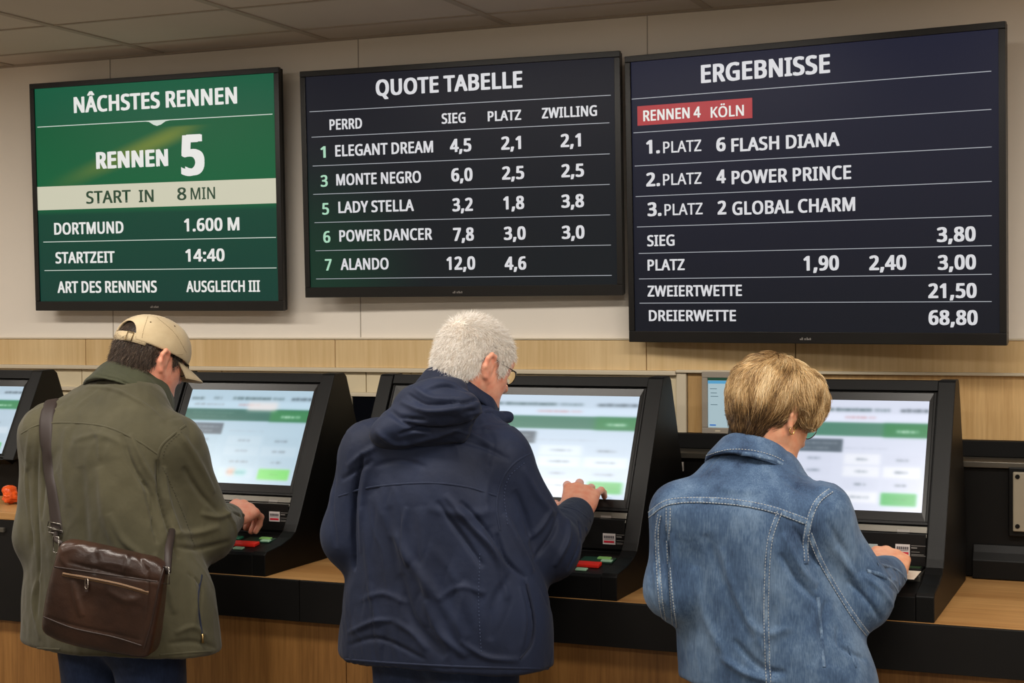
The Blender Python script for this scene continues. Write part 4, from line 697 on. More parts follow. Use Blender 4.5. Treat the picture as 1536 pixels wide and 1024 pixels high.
def hit(tree, x, y):
    r = ray(x, y); p, nn, i, d = tree.ray_cast(Vector(CC), Vector(r)); return (np.array(p), np.array(nn)) if p is not None else None
def dens(px, step=5):
    out = []
    for (a, b), (c, d) in zip(px[:-1], px[1:]):
        m = max(1, int(math.hypot(c-a, d-b)/step)); out += [(a+(c-a)*k/m, b+(d-b)*k/m) for k in range(m)]
    return out+[px[-1]]
def curve_px(px, step=5):
    """smooth curve through image points (Catmull-Rom)"""
    P = [np.array(p, float) for p in px]
    if len(P) < 3: return dens(px, step)
    P = [2*P[0]-P[1]]+P+[2*P[-1]-P[-2]]; out = []
    for i in range(1, len(P)-2):
        m = max(2, int(np.linalg.norm(P[i+1]-P[i])/step))
        for k in range(m):
            t = k/m; out.append(tuple(.5*((2*P[i])+(-P[i-1]+P[i+1])*t+(2*P[i-1]-5*P[i]+4*P[i+1]-P[i+2])*t*t+(-P[i-1]+3*P[i]-3*P[i+1]+P[i+2])*t**3)))
    return out+[tuple(P[-2])]
FOLD = 1.45
def folds(V, Q, fl):
    """each fold: (image points, height in mm, half width in mm) - found on the garment, then raised or sunk along its normal"""
    T = bvh(V, Q); Nn = normals(V, Q); D = np.zeros(len(V))
    for px, A, w in fl:
        pts = [h[0] for h in (hit(T, *p) for p in curve_px(px, 5)) if h is not None]
        if len(pts) < 2: continue
        pts = np.array(pts); m = len(pts); w_ = w/1000; lo = pts.min(0)-3*w_; hi = pts.max(0)+3*w_
        ix = np.where(((V > lo) & (V < hi)).all(1))[0]
        if not len(ix): continue
        X = V[ix]; best = np.full(len(ix), 1e9); tt = np.zeros(len(ix))
        for i in range(m-1):
            a, b = pts[i], pts[i+1]; ab = b-a; L2 = ab@ab
            if L2 > .04**2 or L2 < 1e-10: continue
            t = np.clip(((X-a)@ab)/L2, 0, 1); d = np.linalg.norm(X-a-t[:, None]*ab, axis=1); k = d < best; best[k] = d[k]; tt[k] = (i+t[k])/(m-1)
        env = np.clip(np.sin(np.clip(tt, 0, 1)*PI), 0, 1)**.45
        D[ix] += FOLD*A/1000*np.exp(-(best/w_)**2)*env
    return V+Nn*D[:, None]
def ripple(P, seed, scale, n=10, squash=(1, 1, 1)):
    """smooth pseudo-random field in -1..1"""
    r = np.random.default_rng(seed); P = P*np.array(squash)*scale; s = np.zeros(len(P))
    w = P+.35*np.stack([np.sin(P[:, 1]*1.7+1), np.sin(P[:, 2]*1.9+2), np.sin(P[:, 0]*1.6+3)], 1)
    for i in range(n): k = r.normal(size=3)*r.uniform(.6, 2.0); s += np.sin(w@k+r.uniform(0, 6.28))
    return s/math.sqrt(n)
def creases(P, seed, scale, squash=(1, 1, 1)):
    """sharp-crested folds: narrow ridges where a smooth field crosses zero, present only in patches"""
    a = ripple(P, seed, scale, 7, squash); b = ripple(P, seed+50, scale*.45, 6)
    return np.exp(-(a/.28)**2)*np.clip(b*.9+.25, 0, 1)
def cloth(name, f, lo, hi, h, mat, parent, fl=(), rip=((1, 9, 2.0),), squash=(1, 1, .5), rel=1, uvbox=False):
    V, Q = surface(f, lo, hi, h); V = relax(V, Q, 2, .5)
    if rip:
        Nn = normals(V, Q); D = np.zeros(len(V))
        for rr in rip:
            seed, sc, amp = rr[:3]; D += (creases(V, seed, sc, squash) if len(rr) > 3 else ripple(V, seed, sc, squash=squash))*amp/1000
        V = V+Nn*D[:, None]
    if fl: V = folds(V, Q, fl)
    V = relax(V, Q, rel, .15)
    me = np_mesh(name, V, quads=Q); o = link(name, me, mat, parent, smooth=True); return o, V, Q, bvh(V, Q)
def band(name, T, px, width, mat, parent, lift=.002, thick=.0015, closed_edge=True, smooth_n=3, width2=None):
    """a raised strip laid on a garment along image points"""
    H = [h for h in (hit(T, *p) for p in curve_px(px, 4)) if h is not None]
    if len(H) < 3: return None
    P = np.array([h[0] for h in H]); Nn = np.array([h[1] for h in H])
    for _ in range(smooth_n):
        P[1:-1] = (P[:-2]+2*P[1:-1]+P[2:])/4; Nn[1:-1] = (Nn[:-2]+2*Nn[1:-1]+Nn[2:])/4
    T_ = np.gradient(P, axis=0); vs = []; fs = []; m = len(P)
    for i in range(m):
        n_ = nrm(Nn[i]); s = nrm(np.cross(T_[i], n_)); w = width/2 if width2 is None else (width+(width2-width)*i/(m-1))/2
        for a, b in ((-1, -.003), (-1, lift*.75), (-.6, lift+thick), (.6, lift+thick), (1, lift*.75), (1, -.003)): vs.append(P[i]+s*a*w+n_*b)
    for i in range(m-1):
        for k in range(5): fs.append((i*6+k, i*6+k+1, (i+1)*6+k+1, (i+1)*6+k))
    mb = MB().add(vs, fs); o = mb.build(name, mat, parent, smooth=True); return o
def stitches(name, T, lines, mat, parent, dash=.0035, gap=.003, r=.0007, lift=.0012):
    """rows of short thread dashes on a garment"""
    vs = []; fs = []
    for px in lines:
        H = [h for h in (hit(T, *p) for p in curve_px(px, 3)) if h is not None]
        if len(H) < 3: continue
        P = np.array([h[0]+h[1]*lift for h in H]); Nn = np.array([h[1] for h in H])
        P[1:-1] = (P[:-2]+2*P[1:-1]+P[2:])/4
        sg = np.linalg.norm(np.diff(P, axis=0), axis=1); ok = sg < .03; Lc = np.concatenate([[0], np.cumsum(sg)]); s = 0
        while s+dash < Lc[-1]:
            q = [np.array([np.interp(t, Lc, P[:, a]) for a in range(3)]) for t in (s, s+dash)]; nn = nrm([np.interp(s, Lc, Nn[:, a]) for a in range(3)])
            d = q[1]-q[0]; s += dash+gap
            if np.linalg.norm(d) < 1e-4 or np.linalg.norm(d) > dash*1.5: continue
            sd = nrm(np.cross(d, nn))*r; k = len(vs)
            vs += [q[0]+sd, q[0]-sd, q[1]-sd, q[1]+sd, q[0]+sd+nn*r, q[0]-sd+nn*r, q[1]-sd+nn*r, q[1]+sd+nn*r]
            fs += [(k+4, k+5, k+6, k+7), (k, k+1, k+5, k+4), (k+1, k+2, k+6, k+5), (k+2, k+3, k+7, k+6), (k+3, k, k+4, k+7)]
    if not vs: return None
    me = np_mesh(name, np.array(vs), quads=np.array(fs)); o = link(name, me, mat, parent); o['kind'] = 'stuff'; return o
def strands(name, roots, dirs, length, mat, parent, npts=5, rad=.00035, field=None, bend=None, jitter=.25, seed=1, colvar=None, taper=.25):
    """fine hairs: roots (N,3), dirs (N,3); field(P,D)->new D lets them follow the shape"""
    r = np.random.default_rng(seed); n = len(roots); P = [roots]; D = dirs/np.linalg.norm(dirs, axis=1, keepdims=True)
    ln = (length if np.ndim(length) else np.full(n, length))*r.uniform(.7, 1.2, n); st = (ln/(npts-1))[:, None]
    J = r.normal(size=(n, 3))*jitter
    for k in range(npts-1):
        if field is not None: D = field(P[-1], D, k/(npts-1))
        D = D+J*.3; D = D/np.linalg.norm(D, axis=1, keepdims=True)
        P.append(P[-1]+D*st)
    P = np.stack(P, 1); t = np.linspace(0, 1, npts); rr = rad*(1-(1-taper)*t**1.5)
    T_ = np.gradient(P, axis=1); T_ /= np.maximum(np.linalg.norm(T_, axis=2, keepdims=True), 1e-9)
    ref = r.normal(size=(n, 1, 3)); A = np.cross(T_, ref); A /= np.maximum(np.linalg.norm(A, axis=2, keepdims=True), 1e-9); B2 = np.cross(T_, A)
    ring = []
    for k in range(3): an = 2*PI*k/3; ring.append(P+(A*math.cos(an)+B2*math.sin(an))*rr[None, :, None])
    Vt = np.stack(ring, 2).reshape(-1, 3); base = (np.arange(n)*npts*3)[:, None, None]; i = np.arange(npts-1)[None, :, None]*3; k = np.arange(3)[None, None, :]
    a = base+i+k; b = base+i+(k+1) % 3; q = np.stack([a, b, b+3, a+3], -1).reshape(-1, 4)
    me = np_mesh(name, Vt, quads=q); o = link(name, me, mat, parent, smooth=True); 
    c = r.uniform(0, 1, n) if colvar is None else colvar
    at = me.attributes.new('tone', 'FLOAT', 'POINT'); at.data.foreach_set('value', np.repeat(c, npts*3).astype(np.float32)); return o
def hair_mat(name, stops, rough=.45):
    m, nt, b = newmat(name); at = N(nt, 'ShaderNodeAttribute', attribute_name='tone'); r = N(nt, 'ShaderNodeValToRGB'); e = r.color_ramp.elements
    e[0].position = stops[0][0]; e[0].color = (*lin(stops[0][1]), 1); e[1].position = stops[-1][0]; e[1].color = (*lin(stops[-1][1]), 1)
    for p, c in stops[1:-1]: q = e.new(p); q.color = (*lin(c), 1)
    L(nt, at.outputs['Fac'], r.inputs[0]); L(nt, r.outputs[0], b.inputs['Base Color']); b.inputs['Roughness'].default_value = rough; b.inputs['Specular IOR Level'].default_value = .35
    return m
def skin(name, rgb):
    m, nt, b = newmat(name); tc = N(nt, 'ShaderNodeTexCoord'); n = N(nt, 'ShaderNodeTexNoise'); n.inputs['Scale'].default_value = 55; n.inputs['Detail'].default_value = 4; L(nt, tc.outputs['Object'], n.inputs['Vector'])
    r = N(nt, 'ShaderNodeValToRGB'); c = lin(rgb); r.color_ramp.elements[0].position = .35; r.color_ramp.elements[1].position = .68
    r.color_ramp.elements[0].color = (*c, 1); r.color_ramp.elements[1].color = (c[0]*.95, c[1]*.74, c[2]*.7, 1)
    L(nt, n.outputs['Fac'], r.inputs[0]); L(nt, r.outputs[0], b.inputs['Base Color']); b.inputs['Roughness'].default_value = .5
    b.inputs['Subsurface Weight'].default_value = .15; b.inputs['Subsurface Radius'].default_value = (.01, .004, .002); b.inputs['Subsurface Scale'].default_value = .6
    n2 = N(nt, 'ShaderNodeTexNoise'); n2.inputs['Scale'].default_value = 260; L(nt, tc.outputs['Object'], n2.inputs['Vector'])
    bp = N(nt, 'ShaderNodeBump'); bp.inputs['Strength'].default_value = .25; bp.inputs['Distance'].default_value = .0008; L(nt, n2.outputs['Fac'], bp.inputs['Height']); L(nt, bp.outputs[0], b.inputs['Normal'])
    return m
def hand(W, d, n, curls, spread=.0, thumb=(.5, .35, .2), size=1.0, mirror=False):
    """right hand. W wrist, d towards the knuckles, n out of the back of the hand; curls per finger = bend angles of three joints"""
    d = nrm(d); n = nrm(n-np.dot(n, d)*d); t = np.cross(n, d)*(-1 if mirror else 1); s = size; parts = []; mcp = []
    for k, (off, ln) in enumerate(((.030, .088), (.010, .092), (-.011, .088), (-.030, .080))):
        q = W+d*ln*s+t*off*s+n*(.004-.003*abs(k-1.2))*s; mcp.append(q)
        parts.append(cone(W+t*off*.55*s+n*.0*s, q-n*.002*s, .0165*s, .0125*s))
    palm = U(parts+[cone(W-d*.05*s, W+d*.02*s, .026*s, .024*s), ell(W+d*.05*s-n*.006*s, (.036*s, .045*s, .015*s), np.column_stack([t, d, n]))], .014)
    fs = [palm]
    for k, (q, ls) in enumerate(zip(mcp, ((.044, .026, .021), (.048, .030, .022), (.045, .028, .022), (.036, .022, .019)))):
        a = 0; p = q; dd = nrm(d+t*spread*(1.2-k)*.5); rr = (.0102, .0104, .0098, .0088)[k]*s; fc = []
        for j, l in enumerate(ls):
            a += curls[k][j]; di = dd*math.cos(a)-n*math.sin(a); q2 = p+di*l*s; fc.append(cone(p, q2, rr, rr*.93)); p = q2; rr *= .92
        fs.append(U(fc, .003))
    b0 = W+d*.018*s+t*.024*s-n*.008*s; a = thumb; d1 = nrm(d*.75+t*a[0]*1.6-n*a[1]); b1 = b0+d1*.043*s; d2 = nrm(d+t*a[2]-n*(a[1]+.1)); b2 = b1+d2*.034*s; b3 = b2+nrm(d2-n*.1)*.026*s
    th = U([cone(b0, b1, .0165*s, .0135*s), cone(b1, b2, .0125*s, .011*s), cone(b2, b3, .0108*s, .0092*s)], .006)
    def f(P):
        dd = fs[0](P)
        for g in fs[1:]: dd = smin(dd, g(P), .0045)
        return smin(dd, th(P), .012)
    return f, n, d, t, mcp
def head_sdf(C, R, s=1.0, jaw=1.0):
    """C skull centre, R columns right/forward/up"""
    def w(x, y, z): return C+R@np.array([x, y, z])*s
    f = U([ell(w(0, -.012, .012), np.array([.0745, .094, .088])*s, R), ell(w(0, .03, .0), np.array([.066, .066, .075])*s, R)], .03)
    f = U([f, ell(w(0, .035, -.055), np.array([.058*jaw, .052, .052])*s, R), cone(w(0, .055, -.07), w(0, .078, -.102), .034*s, .021*s),
           cone(w(.052*jaw, .0, -.055), w(.02, .07, -.1), .018*s, .02*s), cone(w(-.052*jaw, .0, -.055), w(-.02, .07, -.1), .018*s, .02*s)], .03)
    f = U([f, cone(w(.045, .055, -.03), w(.035, .07, -.045), .016*s, .014*s), cone(w(-.045, .055, -.03), w(-.035, .07, -.045), .016*s, .014*s), cone(w(.04, .079, .018), w(-.04, .079, .018), .011*s, .011*s)], .014)
    f = sub_(f, ell(w(.033, .1, -.004), np.array([.017, .014, .011])*s, R), .008); f = sub_(f, ell(w(-.033, .1, -.004), np.array([.017, .014, .011])*s, R), .008)
    f = U([f, ell(w(.032, .079, -.004), np.array([.013, .012, .010])*s, R), ell(w(-.032, .079, -.004), np.array([.013, .012, .010])*s, R)], .004)
    f = U([f, U([cone(w(0, .088, .004), w(0, .112, -.036), .008*s, .0115*s), cone(w(.012, .1, -.04), w(-.012, .1, -.04), .008*s, .008*s)], .008)], .008)
    f = U([f, cone(w(.02, .088, -.066), w(-.02, .088, -.066), .007*s, .007*s), cone(w(.017, .087, -.075), w(-.017, .087, -.075), .0075*s, .0075*s)], .005)
    ears = []
    for sg in (1, -1):
        E_ = R@np.array(Matrix.Rotation(sg*.22, 3, 'Z') @ Matrix.Rotation(.16, 3, 'X')); c = w(sg*.0755, -.008, -.023)
        def q(x, y, z, E_=E_, c=c): return c+E_@np.array([sg*x, y, z])*s*1.12
        rim = [cone(q(.004, .014, .014), q(.008, .008, .028), .0046*s, .0048*s), cone(q(.008, .008, .028), q(.009, -.005, .031), .0050*s, .0052*s), cone(q(.009, -.005, .031), q(.011, -.017, .021), .0050*s, .0050*s), cone(q(.011, -.017, .021), q(.009, -.017, .003), .0050*s, .0046*s),
               cone(q(.009, -.017, .003), q(.006, -.007, -.018), .0046*s, .0048*s), cone(q(.006, -.007, -.018), q(.002, .004, -.027), .0048*s, .0058*s)]
        plate = ell(q(.004, -.003, .006), np.array([.0055, .018, .026])*s, E_)
        anti = cone(q(.008, -.008, .016), q(.007, -.006, -.006), .0035*s, .0035*s)
        ears.append(U([U(rim, .006), plate, anti, cone(q(-.012, .004, .008), q(.0, .002, .0), .014*s, .008*s)], .006))
        f = (lambda g, e_: (lambda P: smin(g(P), e_(P), .006)))(f, ears[-1])
    return f, w
# ---------------------------------------------------------------- people
def cloth_mat(name, c1, c2, sc=7, rough=.75, sheen=.04, weave=900, wstr=.25, spec=.25):
    m, nt, b = newmat(name); tc = N(nt, 'ShaderNodeTexCoord'); n = N(nt, 'ShaderNodeTexNoise'); n.inputs['Scale'].default_value = sc; n.inputs['Detail'].default_value = 6; n.inputs['Roughness'].default_value = .6
    L(nt, tc.outputs['Object'], n.inputs['Vector']); r = N(nt, 'ShaderNodeValToRGB'); r.color_ramp.elements[0].position = .32; r.color_ramp.elements[1].position = .68
    r.color_ramp.elements[0].color = (*lin(c1), 1); r.color_ramp.elements[1].color = (*lin(c2), 1); L(nt, n.outputs['Fac'], r.inputs[0]); L(nt, r.outputs[0], b.inputs['Base Color'])
    b.inputs['Roughness'].default_value = rough; b.inputs['Sheen Weight'].default_value = sheen; b.inputs['Specular IOR Level'].default_value = spec
    n2 = N(nt, 'ShaderNodeTexNoise'); n2.inputs['Scale'].default_value = weave; L(nt, tc.outputs['Object'], n2.inputs['Vector'])
    n3 = N(nt, 'ShaderNodeTexNoise'); n3.inputs['Scale'].default_value = 38; n3.inputs['Detail'].default_value = 4; L(nt, tc.outputs['Object'], n3.inputs['Vector'])
    bp = N(nt, 'ShaderNodeBump'); bp.inputs['Strength'].default_value = wstr; bp.inputs['Distance'].default_value = .0006; L(nt, n2.outputs['Fac'], bp.inputs['Height'])
    b2 = N(nt, 'ShaderNodeBump'); b2.inputs['Strength'].default_value = .35; b2.inputs['Distance'].default_value = .004; L(nt, n3.outputs['Fac'], b2.inputs['Height']); L(nt, bp.outputs[0], b2.inputs['Normal']); n5 = N(nt, 'ShaderNodeTexNoise'); n5.noise_type = 'RIDGED_MULTIFRACTAL'; n5.inputs['Scale'].default_value = 9; n5.inputs['Detail'].default_value = 2.5; n5.inputs['Distortion'].default_value = .6
    mp5 = N(nt, 'ShaderNodeMapping'); mp5.inputs['Scale'].default_value = (1, 1, .55); mp5.inputs['Rotation'].default_value = (.3, .2, 0); L(nt, tc.outputs['Object'], mp5.inputs['Vector']); L(nt, mp5.outputs[0], n5.inputs['Vector'])
    b3 = N(nt, 'ShaderNodeBump'); b3.inputs['Strength'].default_value = .35; b3.inputs['Distance'].default_value = .006; L(nt, n5.outputs['Fac'], b3.inputs['Height']); L(nt, b2.outputs[0], b3.inputs['Normal']); L(nt, b3.outputs[0], b.inputs['Normal'])
    return m
def denim_mat(name, dark, mid, light, sc=9):
    m, nt, b = newmat(name); tc = N(nt, 'ShaderNodeTexCoord'); n = N(nt, 'ShaderNodeTexNoise'); n.inputs['Scale'].default_value = sc; n.inputs['Detail'].default_value = 7; n.inputs['Roughness'].default_value = .62
    mp = N(nt, 'ShaderNodeMapping'); mp.inputs['Scale'].default_value = (1, 1, .6); L(nt, tc.outputs['Object'], mp.inputs['Vector']); L(nt, mp.outputs[0], n.inputs['Vector'])
    r = N(nt, 'ShaderNodeValToRGB'); e = r.color_ramp.elements; e[0].position = .3; e[0].color = (*lin(dark), 1); e[1].position = .72; e[1].color = (*lin(light), 1); q = e.new(.5); q.color = (*lin(mid), 1)
    # threads: fine vertical streaks and a diagonal twill
    mp2 = N(nt, 'ShaderNodeMapping'); mp2.inputs['Scale'].default_value = (420, 420, 40); L(nt, tc.outputs['Object'], mp2.inputs['Vector'])
    n2 = N(nt, 'ShaderNodeTexNoise'); n2.inputs['Scale'].default_value = 1; n2.inputs['Detail'].default_value = 3; L(nt, mp2.outputs[0], n2.inputs['Vector'])
    ad = N(nt, 'ShaderNodeMath', operation='MULTIPLY_ADD'); ad.inputs[1].default_value = .3; L(nt, n2.outputs['Fac'], ad.inputs[0])
    sb = N(nt, 'ShaderNodeMath', operation='SUBTRACT'); sb.inputs[1].default_value = .15; L(nt, n.outputs['Fac'], sb.inputs[0]); L(nt, sb.outputs[0], ad.inputs[2])
    L(nt, ad.outputs[0], r.inputs[0]); L(nt, r.outputs[0], b.inputs['Base Color']); b.inputs['Roughness'].default_value = .85; b.inputs['Specular IOR Level'].default_value = .2; b.inputs['Sheen Weight'].default_value = .1
    n3 = N(nt, 'ShaderNodeTexNoise'); n3.inputs['Scale'].default_value = 45; n3.inputs['Detail'].default_value = 5; L(nt, tc.outputs['Object'], n3.inputs['Vector'])
    bp = N(nt, 'ShaderNodeBump'); bp.inputs['Strength'].default_value = .3; bp.inputs['Distance'].default_value = .0006; L(nt, n2.outputs['Fac'], bp.inputs['Height'])
    b2 = N(nt, 'ShaderNodeBump'); b2.inputs['Strength'].default_value = .35; b2.inputs['Distance'].default_value = .004; L(nt, n3.outputs['Fac'], b2.inputs['Height']); L(nt, bp.outputs[0], b2.inputs['Normal']); n5 = N(nt, 'ShaderNodeTexNoise'); n5.noise_type = 'RIDGED_MULTIFRACTAL'; n5.inputs['Scale'].default_value = 11; n5.inputs['Detail'].default_value = 2.5; n5.inputs['Distortion'].default_value = .6
    mp5 = N(nt, 'ShaderNodeMapping'); mp5.inputs['Scale'].default_value = (1, 1, .55); mp5.inputs['Rotation'].default_value = (.3, .2, 0); L(nt, tc.outputs['Object'], mp5.inputs['Vector']); L(nt, mp5.outputs[0], n5.inputs['Vector'])
    b3 = N(nt, 'ShaderNodeBump'); b3.inputs['Strength'].default_value = .3; b3.inputs['Distance'].default_value = .006; L(nt, n5.outputs['Fac'], b3.inputs['Height']); L(nt, b2.outputs[0], b3.inputs['Normal']); L(nt, b3.outputs[0], b.inputs['Normal'])
    return m
def collar(C, R, r0, r1, h, th, gap=None):
    """a band of cloth standing round the neck; r0 (x,y) radii below, r1 above"""
    C = np.asarray(C, float)
    def f(P):
        q = (P-C)@R; t = np.clip(q[:, 2]/h, 0, 1); a = r0[0]+(r1[0]-r0[0])*t; b = r0[1]+(r1[1]-r0[1])*t
        e = (np.sqrt((q[:, 0]/a)**2+(q[:, 1]/b)**2)-1)*np.minimum(a, b)
        return smax(np.abs(e)-th, np.abs(q[:, 2]-h/2)-h/2, .012)
    return f
def shrink(rows, k): return [(a, b, c, min(d*k, .14+max(0, c-.95)*.5), min(e*k, .10+max(0, c-.95)*.4)) for a, b, c, d, e in rows]
def build_body(name, label, group, skin_m, S):
    """one continuous body: head, neck, trunk, arms with hands, legs with feet"""
    hC, hR = S['head']; hs, w = head_sdf(hC, hR, S.get('hs', 1.0), S.get('jaw', 1.0)); hs = near(hs, hC, .21); rows = S['rows']; yaw = S['yaw']; Rb = frame(yaw)
    cx, cy, zt = rows[0][0], rows[0][1], min(r[2] for r in rows)
    px, py = S.get('pelvis', (cx, cy)); rt = Rb[:, 0]; fw = Rb[:, 1]
    top = max(rows, key=lambda r: r[2]); nb = V3(top[0], top[1], top[2]-.02)
    trunk = loft(shrink([r for r in spline_rows(rows) if r[2] > .90], .84), Rb, 2.2, .04)
    hips = ell((px, py, .90), (.15, .105, .09), Rb)
    parts = [trunk, hips]
    for sg in (1, -1):
        hp = V3(px, py, .88)+rt*sg*.088; kn = V3(px, py, .48)+rt*sg*.10+fw*.03; an = V3(px, py, .085)+rt*sg*.10-fw*.01
        parts += [cone(hp, kn, .078, .055), cone(kn, an, .052, .036), cone(an-V3(0, 0, .04), an+fw*.13-V3(0, 0, .05), .032, .026)]
    body = U(parts, .05)
    arms = []
    for side in ('R', 'L'):
        sh, el, wr = S['sh'+side], S['el'+side], S['wr'+side]
        arms.append(U([cone(sh, el, S['ar'][0]*.68, S['ar'][1]*.62), cone(el, wr, S['ar'][1]*.60, .027)], .02))
    f1 = (lambda P: smin(body(P), U(arms, .001)(P), .04)); neck = cone(w(0, -.03, -.045), nb, S.get('neck', .056), S.get('neck', .056)*1.02)
    hands = []
    for side in ('R', 'L'):
        a = S['hand'+side]; hf, n_, d_, t_, mcp = hand(S['wr'+side], a[0], a[1], a[2], a[3], a[4], a[5], mirror=(side == 'L')); hands.append(near(hf, S['wr'+side]+d_*.06, .19))
    def f(P):
        d = smin(smin(hs(P), neck(P), .035), f1(P), .02)
        for hf in hands: d = smin(d, hf(P), .012)
        return d
    lo = V3(9, 9, 9); hi = -lo
    for p, r in [(hC, .17), (S['wrR'], .22), (S['wrL'], .22), (S['elR'], .1), (S['elL'], .1), (V3(px, py, .06), .28), (S['shR'], .12), (S['shL'], .12), (V3(cx, cy, 1), .26)]:
        lo = np.minimum(lo, p-r); hi = np.maximum(hi, p+r)
    lo[2] = 0.0
    V, Q = surface(f, lo, hi, .0027); V = relax(V, Q, 1, .5)
    me = np_mesh(name, V, quads=Q); o = link(name, me, skin_m, None, smooth=True); tag(o, label, 'person', group)
    # jeans and shoes
    pel = V3(px, py, 0)
    def leg(sg):
        hp = pel+V3(0, 0, .90)+rt*sg*.088; kn = pel+V3(0, 0, .48)+rt*sg*.10+fw*.025; an = pel+V3(0, 0, .06)+rt*sg*.10-fw*.01
        return U([cone(hp, kn, .100, .075), cone(kn, an, .073, .062)], .02)
    lg = [leg(1), leg(-1)]; hp_ = ell((px, py, .90), (S.get('hipw', .175), .125, .14), Rb); zc = S.get('zwaist', .90)
    def jf(P):
        d = smin(smin(lg[0](P), lg[1](P), .012), hp_(P), .05); return smax(smax(d, P[:, 2]-zc, .01), .045-P[:, 2], .008)
    cloth('trousers', jf, pel+V3(-.28, -.25, .02), pel+V3(.28, .28, zc+.03), .007, S['trouser_m'], o, rip=((4, 22, 2.0),), rel=1)
    for sg in (1, -1):
        a = pel+rt*sg*.10
        sf = U([ell(a+fw*.10+V3(0, 0, .03), (.048, .085, .045), Rb), ell(a-fw*.035+V3(0, 0, .04), (.042, .065, .055), Rb), cone(a-fw*.04+V3(0, 0, .03), a+fw*.13+V3(0, 0, .025), .03, .03)], .03)
        sf2 = lambda P, sf=sf: smax(sf(P), .002-P[:, 2], .004)
        cloth('shoe', sf2, a+V3(-.2, -.25, -.01), a+V3(.2, .3, .14), .007, m_shoe, o, rip=None, rel=0)
    return o, V, Q, w, hR
m_shoe = simple('dark_shoe', (30, 26, 24), .5)
m_jeans = denim_mat('dark_jeans', (20, 30, 52), (32, 45, 74), (50, 66, 98))
CURL = ((.45, .7, .4), (.5, .8, .45), (.55, .85, .5), (.6, .9, .5))
RELAX = ((.35, .5, .3), (.4, .6, .35), (.45, .65, .4), (.5, .7, .4))

def jacket_sdf(S, extra=()):
    rows = S['rows']; R = frame(S['yaw']); t = loft(spline_rows(rows), R, S.get('n', 2.35), .05); hem = S['hem']
    a = S['ar']; arms = []
    for side in ('R', 'L'):
        sh, el, wr = S['sh'+side], S['el'+side], S['wr'+side]; cf = wr+(el-wr)*S.get('cuff', .06)
        arms.append(U([cone(sh, el, a[0], a[1]), cone(el, cf, a[1], a[2])], .035))
    yoke = cone(S['shR'], S['shL'], a[0]*.92, a[0]*.92); k = S.get('k', .05)
    def f(P):
        d = smin(t(P), yoke(P), .05); ar = np.minimum(arms[0](P), arms[1](P)); d = smin(d, ar, k)
        for e_, kk in extra: d = smin(d, e_(P), kk)
        cut = (P-hem[0])@hem[1]; return smax(d, cut, .012)
    return f
def bounds(pts, pad):
    A = np.array(pts); return A.min(0)-pad, A.max(0)+pad
def person_jacket(S, mat, parent, fl, rip, h=.0045, extra=(), squash=(1, 1, .45)):
    f = jacket_sdf(S, extra); ps = [S[k] for k in ('shR', 'shL', 'elR', 'elL', 'wrR', 'wrL')]+[V3(*r[:3])+d for r in S['rows'] for d in (V3(.3, .2, 0), V3(-.3, -.2, 0))]
    lo, hi = bounds(ps, .1); lo[2] = S['hem'][0][2]-.04; return cloth('jacket', f, lo, hi, h, mat, parent, fl, rip, squash)

# ================================================================ middle man: navy jacket
def hair_roots(V, Q, hC, hR, mask, n, seed=1, spread=.002):
    """points scattered over the part of the skin that the mask (head coordinates) selects"""
    r = np.random.default_rng(seed); Nn = normals(V, Q); q = (V-hC)@hR; ix = np.where((np.abs(q) < .16).all(1))[0]; q = q[ix]; m = mask(q); ix = ix[m > 0]
    k = r.integers(0, len(ix), n); N0 = Nn[ix[k]]; P = V[ix[k]]+r.normal(size=(n, 3))*spread; P = P-N0*(((P-V[ix[k]])*N0).sum(1, keepdims=True)); return P, N0
def scalp(name, V, Q, hC, hR, mask, th, mat, parent):
    """the close layer of hair: the skin itself lifted, thinning out at the hairline"""
    Nn = normals(V, Q); q = (V-hC)@hR; m = np.full(len(V), -1.0); ix = np.where((np.abs(q) < .16).all(1))[0]; m[ix] = mask(q[ix])
    keep = (m[Q] > 0).all(1); F = Q[keep]; u, inv = np.unique(F, return_inverse=True)
    P = V[u]+Nn[u]*(th*np.clip(m[u]/.018, .12, 1))[:, None]; me = np_mesh(name, P, quads=inv.reshape(F.shape)); o = link(name, me, mat, parent, smooth=True)
    at = me.attributes.new('tone', 'FLOAT', 'POINT'); at.data.foreach_set('value', (.08+.1*ripple(P, 5, 70)).clip(0, 1).astype(np.float32)); return o
def short_mask(q, side=.0, nape=-.062, front=.045):
    """hairline of a short cut: above brow, round the ears, down to the nape"""
    x, y, z = q[:, 0], q[:, 1], q[:, 2]; ax = np.abs(x)
    line = np.interp(y, [-.09, -.055, -.035, -.022, -.008, .012, .03, .045, .062, .09], [nape, nape, -.050, -.030, .012, .014, -.026, -.014, .03, front])
    m = z-line; ear = np.sqrt(((y+.006)/.023)**2+((z+.018)/.033)**2)-1
    m = np.where(ax > .055, np.minimum(m, ear*.03), m); return np.where(ax > .0775, np.minimum(m, z-.024), m)
